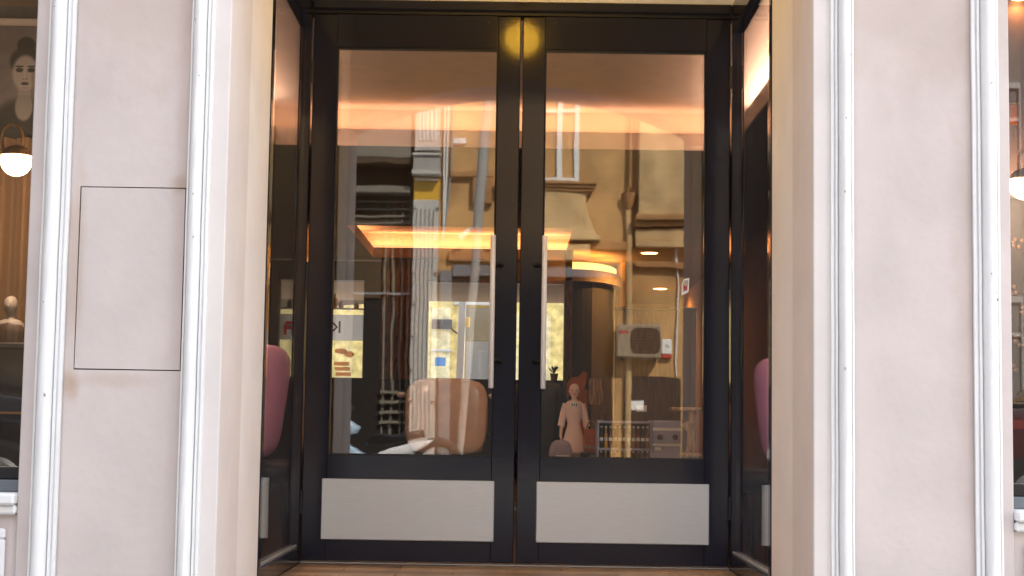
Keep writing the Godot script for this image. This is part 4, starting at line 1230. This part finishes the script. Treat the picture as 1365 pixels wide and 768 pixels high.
func street() -> void:
	struct("street", bx(v3(-200, -0.6, -200), v3(200, -0.33, 200)), "asphalt")
	struct("near_pavement", bx(v3(-30, -0.33, ZF + 0.001), v3(30, GROUND, 5.0), 0.02), "paving")
	struct("far_pavement", bx(v3(-30, -0.33, 12.6), v3(30, GROUND, 23.0), 0.02), "paving")
	struct("lane", bx(v3(-30, -0.33, -28.9), v3(30, -0.10, -12.63)), "paving")
	# ochre house opposite
	var h := thing("ochre_house", "sunlit ochre rendered house across the street with a white framed window", "building")
	obj("wall", bx(v3(-1.95, -0.2, 23.0), v3(6.6, 7.6, 30.0)), "ochre_render", h)
	obj("upper_wall", bx(v3(-1.95, 7.605, 23.0), v3(6.6, 10.5, 30.0)), "ochre_render", h)
	obj("roof", bx(v3(-2.05, 10.505, 22.4), v3(6.9, 10.8, 30.2)), "rust_tile", h)
	street_window(h, 0.34, 1.07, 5.05, 7.0, 22.99, "white_metal")
	street_window(h, 4.0, 5.1, 5.05, 7.0, 22.99, "white_metal")
	for k in 3:
		obj("sill_cornice", bx(v3(-0.45, 4.86 + k * 0.062, 22.80 - k * 0.05), v3(1.33 + k * 0.03, 4.92 + k * 0.062, 22.999), 0.01), "ochre_trim", h)
	var s := st_new()
	loft(s, [[v3(0.45, 3.98, 23.0), 1.02, 0.32], [v3(0.45, 4.06, 23.0), 1.02, 0.32], [v3(0.45, 4.10, 23.0), 0.94, 0.24], [v3(0.45, 4.22, 23.0), 0.90, 0.22], [v3(0.45, 4.45, 23.0), 0.80, 0.18], [v3(0.45, 4.70, 23.0), 0.76, 0.15], [v3(0.45, 4.858, 23.0), 0.78, 0.16]], 36, 5.0)
	obj("balcony_corbel", s, "ochre_pale", h)
	obj("corbel_box", bx(v3(-0.4, 3.58, 22.74), v3(1.28, 3.90, 22.999), 0.02), "ochre_pale", h)
	obj("band", bx(v3(1.29, 3.82, 22.90), v3(1.96, 3.98, 22.999), 0.02), "ochre_trim", h)
	obj("band", bx(v3(-1.28, 5.10, 22.88), v3(-0.50, 5.22, 22.999), 0.02), "ochre_trim", h)
	obj("band", bx(v3(-1.28, 3.56, 22.90), v3(-0.45, 3.75, 22.999), 0.02), "ochre_trim", h)
	obj("bracket", bx(v3(-0.86, 4.62, 22.86), v3(-0.52, 5.095, 22.999), 0.02), "ochre_trim", h)
	obj("bay", bx(v3(2.15, 4.45, 22.72), v3(3.6, 10.4, 22.999), 0.01), "ochre_pale", h)
	for e in [[4.34, 4.445, 22.60], [4.24, 4.335, 22.70], [3.98, 4.20, 22.80], [3.86, 3.975, 22.74], [3.50, 3.60, 22.84]]:
		obj("bay_cornice", bx(v3(2.10, e[0], e[2]), v3(3.65, e[1], 22.998), 0.012), "ochre_trim" if e[1] - e[0] < 0.11 else "ochre_pale", h)
	obj("side_door", bx(v3(1.93, -0.2, 22.94), v3(2.95, 1.52, 22.995), 0.01), "dark_wood", h)
	obj("door_note", bx(v3(2.05, 0.93, 22.925), v3(2.28, 1.10, 22.939)), "white", h)
	obj("shop_opening", bx(v3(-1.19, -0.2, 22.94), v3(1.72, 3.3, 22.996)), "dark_hole", h)
	obj("shop_fascia", bx(v3(-1.19, 3.301, 22.88), v3(1.78, 3.5, 22.996), 0.01), "blue_grey", h)
	for x in [-0.25, 0.75]:
		obj("shop_mullion", bx(v3(x - 0.03, -0.2, 22.91), v3(x + 0.03, 3.3, 22.939)), "dark_metal", h)
	obj("door_surround", bx(v3(-1.42, -0.2, 22.90), v3(-1.20, 3.40, 22.998), 0.01), "blue_grey", h)
	# rain pipe with its hopper
	var rp := thing("rain_pipe", "ochre painted rain pipe with funnel head on the house opposite", "pipe")
	s = st_new()
	tube(s, [v3(2.0, 4.95, 22.90), v3(2.0, 10.3, 22.90)], [0.03], 8)
	obj("upper_pipe", s, "ochre_trim", rp)
	s = st_new()
	loft(s, [[v3(2.0, 4.55, 22.9), 0.05, 0.05], [v3(2.0, 4.74, 22.88), 0.15, 0.11], [v3(2.0, 4.86, 22.88), 0.15, 0.11]], 4)
	obj("hopper", s, "ochre_trim", rp)
	s = st_new()
	tube(s, [v3(2.0, -0.2, 22.92), v3(2.0, 4.60, 22.92)], [0.055], 8)
	obj("lower_pipe", s, "ochre_pale", rp)
	# white pilaster with a little balcony
	var pi := thing("white_pilaster", "pale grey fluted pilaster with a small balcony between two houses opposite", "pilaster")
	obj("shaft", bx(v3(-1.93, -0.2, 22.75), v3(-1.47, 4.66, 22.998), 0.01), "pale_stone", pi)
	obj("shaft", bx(v3(-1.93, 5.58, 22.80), v3(-1.47, 10.4, 22.998), 0.01), "pale_stone", pi)
	for k in 5:
		obj("rib", bx(v3(-1.86 + k * 0.075, 0.4, 22.715), v3(-1.825 + k * 0.075, 4.5, 22.749), 0.008), "pale_stone", pi)
		obj("rib", bx(v3(-1.86 + k * 0.075, 5.75, 22.765), v3(-1.825 + k * 0.075, 10.2, 22.799), 0.008), "white_metal", pi)
	for y in [1.0, 1.58, 2.16, 2.74, 3.32, 3.90, 4.48]:
		obj("joint_clip", bx(v3(-1.945, y, 22.70), v3(-1.875, y + 0.025, 22.714)), "dark_metal", pi)
		obj("joint_clip", bx(v3(-1.525, y, 22.70), v3(-1.455, y + 0.025, 22.714)), "dark_metal", pi)
	obj("recess", bx(v3(-1.93, 4.665, 22.90), v3(-1.47, 5.10, 22.998)), "bottle_yellow", pi)
	obj("recess_rail", bx(v3(-1.90, 5.02, 22.80), v3(-1.50, 5.06, 22.84)), "white_metal", pi)
	obj("ledge", bx(v3(-1.96, 5.105, 22.60), v3(-1.44, 5.18, 22.998), 0.01), "pale_stone", pi)
	obj("ledge", bx(v3(-1.94, 5.185, 22.66), v3(-1.46, 5.44, 22.998), 0.01), "grey_render", pi)
	obj("ledge", bx(v3(-1.96, 5.445, 22.60), v3(-1.44, 5.50, 22.998), 0.01), "pale_stone", pi)
	for k in 4:
		s = st_new()
		ball(s, v3(-1.84 + k * 0.09, 5.53, 22.68), v3(0.035, 0.045, 0.035), 10)
		obj("finial", s, "dark_metal", pi)
	for e in [[-1.40, 0.02], [-1.33, -0.05], [-1.22, -0.16]]:
		var c := thing("hanging_cable", {-1.40: "white cable hanging nearest to the fluted pilaster", -1.33: "middle one of the cables beside the fluted pilaster", -1.22: "slanting cable farthest from the fluted pilaster"}[e[0]], "cable", Vector3.ZERO, 0.0, "cables beside the pilaster")
		s = st_new()
		tube(s, [v3(e[0], 7.2, 22.94), v3(e[0] + e[1] * 0.3, 5.2, 22.93), v3(e[0] + e[1], 3.9, 22.94)], [0.018], 6)
		obj("wire", s, "white_metal" if e[0] < -1.3 else "grey_metal", c)
	var ju := thing("junction_box", "small white junction box on the ochre wall near the cables", "box", v3(-1.12, 5.78, 22.93))
	obj("case", bx(v3(-0.12, -0.05, 0), v3(0.12, 0.05, 0.069), 0.01), "white_metal", ju)
	# air conditioner, alarm box
	var ac := thing("air_conditioner", "old beige air conditioner unit with square grille hung on the ochre wall", "air conditioner", v3(2.16, 1.84, 22.6))
	obj("case", bx(v3(-0.40, 0.0, 0.0), v3(0.40, 0.62, 0.32), 0.03), "ac_white", ac)
	s = st_new()
	var hole := outline(-0.02, 0.09, 0.55, 0.52, 0.52, 5.0, 28)
	var hp := PackedVector2Array()
	for q in hole:
		hp.append(q + Vector2(0.14 - 0.0, 0))
	prism(s, hp, -0.012, -0.0005)
	obj("grille", s, "dark_wood", ac)
	for k in 8:
		obj("grille_bar", bx(v3(-0.12, 0.125 + k * 0.054, -0.020), v3(0.36, 0.133 + k * 0.054, -0.0125)), "brass", ac)
	obj("badge", bx(v3(-0.36, 0.46, -0.008), v3(-0.18, 0.50, -0.0005)), "red", ac)
	for x in [-0.3, 0.3]:
		obj("bracket", bx(v3(x - 0.02, -0.05, 0.02), v3(x + 0.02, -0.0005, 0.38)), "dark_metal", ac)
	var al := thing("alarm_box", "white alarm box with a red foot beside the air conditioner", "alarm box", v3(2.69, 1.86, 22.88))
	obj("case", bx(v3(-0.10, 0.08, 0.0), v3(0.10, 0.36, 0.115), 0.02), "white", al)
	obj("foot", bx(v3(-0.10, 0.0, 0.005), v3(0.10, 0.079, 0.115), 0.02), "red", al)
	s = st_new()
	prism(s, PackedVector2Array([Vector2(-0.05, 0.20), Vector2(0.0, 0.28), Vector2(0.05, 0.20), Vector2(0.035, 0.20), Vector2(0.0, 0.25), Vector2(-0.035, 0.20)]), -0.004, -0.0005)
	obj("emblem", s, "black", al)
	var sp := thing("wall_cable", "thin pale cable running down the ochre wall beside the alarm box", "cable")
	s = st_new()
	tube(s, [v3(2.88, 4.0, 22.95), v3(2.87, 2.5, 22.95), v3(2.88, 1.55, 22.95)], [0.016], 6)
	obj("wire", s, "white_metal", sp)
	# brown house left of it
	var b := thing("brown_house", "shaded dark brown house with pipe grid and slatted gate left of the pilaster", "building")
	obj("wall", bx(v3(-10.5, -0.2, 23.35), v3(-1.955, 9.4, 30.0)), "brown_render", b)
	obj("pier", bx(v3(-5.2, -0.2, 22.9), v3(-3.06, 9.3, 23.349)), "brown_render", b)
	obj("balcony_front", bx(v3(-3.055, 5.42, 22.85), v3(-2.0, 6.32, 22.90), 0.02), "dim_render", b)
	obj("balcony_floor", bx(v3(-3.055, 5.33, 22.85), v3(-2.0, 5.415, 23.349)), "brown_render", b)
	obj("balcony_rim", bx(v3(-3.055, 6.325, 22.84), v3(-2.0, 6.37, 22.91), 0.01), "pale_stone", b)
	obj("ledge", bx(v3(-3.055, 4.80, 22.88), v3(-2.0, 4.92, 23.349), 0.01), "dim_render", b)
	for x in [-2.46, -2.31, -2.15, -2.02]:
		s = st_new()
		tube(s, [v3(x, 0.3, 23.28), v3(x, 4.79, 23.28)], [0.026], 8)
		obj("pipe", s, "dim_render", b)
	for y in [4.68, 4.54, 4.40, 4.27]:
		s = st_new()
		tube(s, [v3(-3.02, y, 23.22), v3(-1.99, y + 0.01, 23.22)], [0.024], 8)
		obj("pipe", s, "dim_render", b)
	obj("fence_rail", bx(v3(-3.02, 2.96, 23.20), v3(-1.99, 3.0, 23.24)), "grey_metal", b)
	obj("shop_front", bx(v3(-3.05, -0.2, 23.30), v3(-1.96, 2.9, 23.348)), "dark_hole", b)
	for y in [0.62, 0.80, 0.98, 1.16]:
		obj("lattice_bar", bx(v3(-2.50, y, 23.18), v3(-1.98, y + 0.05, 23.24)), "dim_render", b)
	obj("roof", bx(v3(-10.7, 9.405, 22.3), v3(-1.96, 9.7, 30.2)), "rust_tile", b)
	for k in 3:
		street_window(b, -9.6 + k * 1.6, -8.6 + k * 1.6, 4.8, 6.6, 23.34, "dim_render")
	var g := thing("grey_house", "grey rendered house at the right end of the street opposite", "building")
	obj("wall", bx(v3(6.62, -0.2, 23.2), v3(18, 9.0, 30.0)), "grey_render", g)
	obj("roof", bx(v3(6.6, 9.005, 22.8), v3(18.2, 9.3, 30.2)), "rust_tile", g)
	for k in 5:
		street_window(g, 7.6 + k * 2.0, 8.7 + k * 2.0, 4.4, 6.3, 23.19, "white_metal")
		street_window(g, 7.6 + k * 2.0, 8.7 + k * 2.0, 0.9, 2.8, 23.19, "white_metal")
	var pl := thing("pale_house", "pale rendered house closing the left end of the street opposite", "building")
	obj("wall", bx(v3(-22, -0.2, 22.6), v3(-10.52, 10.0, 30.0)), "grey_render", pl)
	obj("roof", bx(v3(-22.2, 10.005, 22.2), v3(-10.5, 10.3, 30.2)), "rust_tile", pl)
	for k in 4:
		street_window(pl, -20.8 + k * 2.5, -19.7 + k * 2.5, 4.6, 6.5, 22.59, "white_metal")
	# a leaning pale mast in the street
	var ma := thing("leaning_mast", "pale grey leaning mast standing in the street opposite the doors", "mast")
	s = st_new()
	tube(s, [v3(-0.86, -0.2, 18.0), v3(-0.44, 6.9, 18.0)], [0.05, 0.09], 12)
	obj("shaft", s, "grey_render", ma)
	obj("foot", bx(v3(-1.0, -0.2, 17.86), v3(-0.72, -0.14, 18.14), 0.02), "grey_metal", ma)
	var sl := thing("street_arm_lamp", "white tubular lamp head fixed aslant on the ochre wall", "lamp", v3(-0.98, 4.05, 22.7))
	s = st_new()
	tube(s, [v3(-0.10, -0.09, 0), v3(0.08, 0.07, 0)], [0.05, 0.045], 10)
	obj("head", s, "white_metal", sl)
	s = st_new()
	tube(s, [v3(0.08, 0.07, 0), v3(0.18, 0.16, 0.1), v3(0.20, 0.17, 0.295)], [0.025], 8)
	obj("arm", s, "grey_metal", sl)
	motorbike()
	car("black parked car in the street to the left of the entrance", v3(-4.9, GROUND, 9.2), "car_black", 1.0)
	car("dark red parked car in the street to the right of the entrance", v3(4.9, GROUND, 9.2), "car_red", -1.0)
	var wb := thing("white_corner_house", "white rendered corner house standing forward into the street on the right", "building")
	obj("wall", bx(v3(5.6, GROUND, 8.0), v3(20, 5.6, 15.0)), "white", wb)
	obj("roof", bx(v3(5.4, 5.605, 7.8), v3(20.2, 5.9, 15.2)), "rust_tile", wb)
	for k in 4:
		for y in [0.8, 3.3]:
			street_window(wb, 9.0 + k * 2.6, 10.1 + k * 2.6, y, y + 1.9, 7.99, "grey_metal")
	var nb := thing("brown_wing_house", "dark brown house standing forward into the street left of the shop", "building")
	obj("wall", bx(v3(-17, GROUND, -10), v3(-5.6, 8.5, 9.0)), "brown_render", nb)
	obj("roof", bx(v3(-17.2, 8.505, -10.2), v3(-5.4, 8.8, 9.3)), "rust_tile", nb)

func car(label: String, at: Vector3, paint: String, dir: float) -> void:
	var c := thing("parked_car", label, "car", at, 0.0 if dir > 0 else PI, "cars parked in the street")
	var s := st_new()
	# the body: cross sections along x, narrower at nose and tail
	var xs := [-2.12, -2.05, -1.7, -1.0, 0.0, 0.9, 1.6, 1.98, 2.10]
	var top := [0.78, 0.92, 0.98, 1.0, 0.99, 0.97, 0.90, 0.80, 0.62]
	var half := [0.70, 0.80, 0.86, 0.88, 0.88, 0.88, 0.86, 0.78, 0.66]
	var ring := func(i: int) -> Array:
		var w: float = half[i]
		var t: float = top[i]
		return [v3(xs[i], 0.28, -w * 0.92), v3(xs[i], 0.34, -w), v3(xs[i], t - 0.22, -w * 1.01), v3(xs[i], t - 0.04, -w * 0.95), v3(xs[i], t, -w * 0.8), v3(xs[i], t + 0.015, 0), v3(xs[i], t, w * 0.8), v3(xs[i], t - 0.04, w * 0.95), v3(xs[i], t - 0.22, w * 1.01), v3(xs[i], 0.34, w), v3(xs[i], 0.28, w * 0.92)]
	hull(s, ring, xs.size())
	obj("body", s, paint, c)
	s = st_new()
	var cx := [-1.85, -1.35, -0.9, 0.2, 0.55, 1.05]
	var ch := [1.0, 1.32, 1.42, 1.44, 1.38, 1.0]
	var cw := [0.74, 0.66, 0.64, 0.64, 0.66, 0.76]
	var ring2 := func(i: int) -> Array:
		var w: float = cw[i]
		var t: float = ch[i]
		return [v3(cx[i], 0.95, -0.82), v3(cx[i], lerpf(0.96, t, 0.5), -lerpf(0.80, w, 0.6)), v3(cx[i], t - 0.02, -w), v3(cx[i], t + 0.01, -w * 0.7), v3(cx[i], t + 0.02, 0), v3(cx[i], t + 0.01, w * 0.7), v3(cx[i], t - 0.02, w), v3(cx[i], lerpf(0.96, t, 0.5), lerpf(0.80, w, 0.6)), v3(cx[i], 0.95, 0.82)]
	hull(s, ring2, cx.size())
	obj("cabin", s, "street_pane", c)
	s = st_new()
	box(s, v3(-1.15, 1.40, -0.60), v3(0.42, 1.475, 0.60), 0.035)
	obj("roof", s, paint, c)
	for x in [-1.32, 1.30]:
		for z in [-0.80, 0.80]:
			s = st_new()
			tube(s, [v3(x, 0.31, z - 0.10), v3(x, 0.31, z - 0.08), v3(x, 0.31, z + 0.08), v3(x, 0.31, z + 0.10)], [0.27, 0.31, 0.31, 0.27], 24)
			var wh := obj("wheel", s, "tyre", c)
			s = st_new()
			tube(s, [v3(x, 0.31, z + signf(z) * 0.101), v3(x, 0.31, z + signf(z) * 0.115)], [0.19, 0.16], 20)
			obj("rim", s, "grey_metal", wh)
	for z in [-0.62, 0.62]:
		s = st_new()
		ball(s, v3(2.03, 0.68, z), v3(0.06, 0.07, 0.16), 12)
		obj("headlight", s, "white", c)
		s = st_new()
		ball(s, v3(-2.08, 0.78, z), v3(0.05, 0.08, 0.15), 12)
		obj("tail_light", s, "tail_red", c)
		s = st_new()
		box(s, v3(0.70, 1.0, signf(z) * 0.98 - 0.09), v3(0.84, 1.12, signf(z) * 0.98 + 0.09), 0.03)
		obj("mirror", s, paint, c)
	obj("bumper", bx(v3(2.04, 0.36, -0.70), v3(2.16, 0.50, 0.70), 0.03), paint, c)
	obj("bumper", bx(v3(-2.18, 0.38, -0.70), v3(-2.06, 0.54, 0.70), 0.03), paint, c)

func hull(s: SurfaceTool, ring: Callable, n: int) -> void:
	s.set_smooth_group(0)
	for i in n - 1:
		var a: Array = ring.call(i)
		var b: Array = ring.call(i + 1)
		for k in a.size():
			var j := (k + 1) % a.size()
			quad(s, a[k], a[j], b[j], b[k])
	s.set_smooth_group(-1)
	var f: Array = ring.call(0)
	var l: Array = ring.call(n - 1)
	for k in range(1, f.size() - 1):
		face(s, f[0], f[k + 1], f[k])
		face(s, l[0], l[k], l[k + 1])

func motorbike() -> void:
	var m := thing("motorbike", "parked motorbike with pale blue and white fairing in the street opposite", "motorbike", v3(-1.62, GROUND, 13.6))
	var s := st_new()
	for x in [-0.62, 0.66]:
		s = st_new()
		var pts := []
		for i in 25:
			var a := TAU * i / 24.0
			pts.append(v3(x + cos(a) * 0.27, 0.30 + sin(a) * 0.27, 0))
		tube(s, pts, [0.055], 8, false)
		var wh := obj("wheel", s, "tyre", m)
		s = st_new()
		for k in 5:
			tube(s, [v3(x, 0.30, 0), v3(x + cos(TAU * k / 5) * 0.24, 0.30 + sin(TAU * k / 5) * 0.24, 0)], [0.02], 6)
		obj("rim", s, "grey_metal", wh)
	s = st_new()
	pillow(s, [Vector2(-0.66, 0.70), Vector2(-0.52, 0.62), Vector2(-0.34, 0.66), Vector2(-0.30, 0.74), Vector2(-0.42, 0.82), Vector2(-0.60, 0.82)], 0.34, 0.0)
	obj("front_fairing", s, "fairing_blue", m)
	s = st_new()
	pillow(s, [Vector2(-0.66, 0.50), Vector2(-0.40, 0.28), Vector2(-0.12, 0.26), Vector2(-0.22, 0.40), Vector2(-0.48, 0.56)], 0.32, 0.0)
	obj("side_fairing", s, "fairing_blue", m)
	s = st_new()
	pillow(s, [Vector2(-0.16, 0.36), Vector2(0.05, 0.34), Vector2(0.40, 0.44), Vector2(0.62, 0.60), Vector2(0.34, 0.56), Vector2(0.05, 0.49), Vector2(-0.12, 0.42)], 0.30, 0.0)
	obj("tail_fairing", s, "fairing_white", m)
	s = st_new()
	pillow(s, [Vector2(-0.24, 0.52), Vector2(0.10, 0.53), Vector2(0.50, 0.62), Vector2(0.48, 0.72), Vector2(0.15, 0.66), Vector2(-0.20, 0.64)], 0.26, 0.0)
	obj("seat", s, "black_leather", m)
	s = st_new()
	box(s, v3(-0.20, 0.20, -0.14), v3(0.26, 0.46, 0.14), 0.05)
	obj("engine", s, "dark_metal", m)
	s = st_new()
	tube(s, [v3(-0.42, 0.98, -0.34), v3(-0.46, 1.02, -0.20), v3(-0.46, 1.0, 0), v3(-0.46, 1.02, 0.20), v3(-0.42, 0.98, 0.34)], [0.018], 8)
	obj("handlebar", s, "dark_metal", m)
	for z in [-0.26, 0.26]:
		s = st_new()
		tube(s, [v3(-0.46, 1.02, z), v3(-0.52, 1.20, z * 1.1)], [0.008], 6)
		ball(s, v3(-0.52, 1.24, z * 1.15), v3(0.02, 0.05, 0.07), 10)
		obj("mirror", s, "dark_metal", m)
	for z in [-0.07, 0.07]:
		s = st_new()
		tube(s, [v3(-0.44, 0.96, z), v3(-0.62, 0.30, z)], [0.024], 8)
		obj("fork", s, "grey_metal", m)
	s = st_new()
	ball(s, v3(-0.76, 0.82, 0), v3(0.03, 0.06, 0.09), 12)
	obj("headlight", s, "white", m)
	s = st_new()
	tube(s, [v3(0.1, 0.25, -0.17), v3(0.5, 0.28, -0.19), v3(0.85, 0.38, -0.19)], [0.03, 0.05, 0.05], 10)
	obj("exhaust", s, "grey_metal", m)
	s = st_new()
	tube(s, [v3(0.05, 0.22, 0.12), v3(0.02, 0.0, 0.26)], [0.012], 6)
	obj("side_stand", s, "dark_metal", m)

# ------------------------------------------------------------------
func _ready() -> void:
	rng.seed = 12
	var cam := Camera3D.new()
	cam.name = "camera"
	cam.fov = 20.0219
	cam.near = 0.05
	cam.far = 500.0
	cam.transform = Transform3D(Basis(Vector3.UP, 0.0039) * Basis(Vector3.RIGHT, 0.0869) * Basis(Vector3.BACK, 0.0151), Vector3(0, 0.5353, 6.5352))
	add_child(cam)
	cam.current = true
	var we := WorldEnvironment.new()
	we.name = "world_environment"
	var env := Environment.new()
	var sky := Sky.new()
	var sm := ProceduralSkyMaterial.new()
	sm.sky_top_color = Color(0.76, 0.81, 0.88)
	sm.sky_horizon_color = Color(0.95, 0.95, 0.945)
	sm.sky_curve = 0.2
	sm.sky_energy_multiplier = 1.2
	sm.ground_bottom_color = Color(0.30, 0.28, 0.26)
	sm.ground_horizon_color = Color(0.70, 0.70, 0.70)
	sm.sun_angle_max = 8.0
	sky.sky_material = sm
	env.background_mode = Environment.BG_SKY
	env.sky = sky
	env.background_energy_multiplier = 1.0
	env.tonemap_mode = Environment.TONE_MAPPER_LINEAR
	env.tonemap_exposure = 2.75
	env.sdfgi_enabled = true
	env.ssao_enabled = true
	env.ssil_enabled = true
	we.environment = env
	add_child(we)
	var sun := DirectionalLight3D.new()
	sun.name = "sun"
	sun.light_energy = 1.6
	sun.light_color = Color(1.0, 0.95, 0.87)
	sun.light_angular_distance = 0.5
	sun.shadow_enabled = true
	add_child(sun)
	sun.look_at_from_position(Vector3.ZERO, Vector3(-0.38, -0.64, 0.67), Vector3.UP)
	materials()
	street()
	facade()
	shop_room()
	entrance_floor()
	windows_and_doors()
	lane_behind()
	back_windows()
	display_windows()
	furniture()
	mannequin()
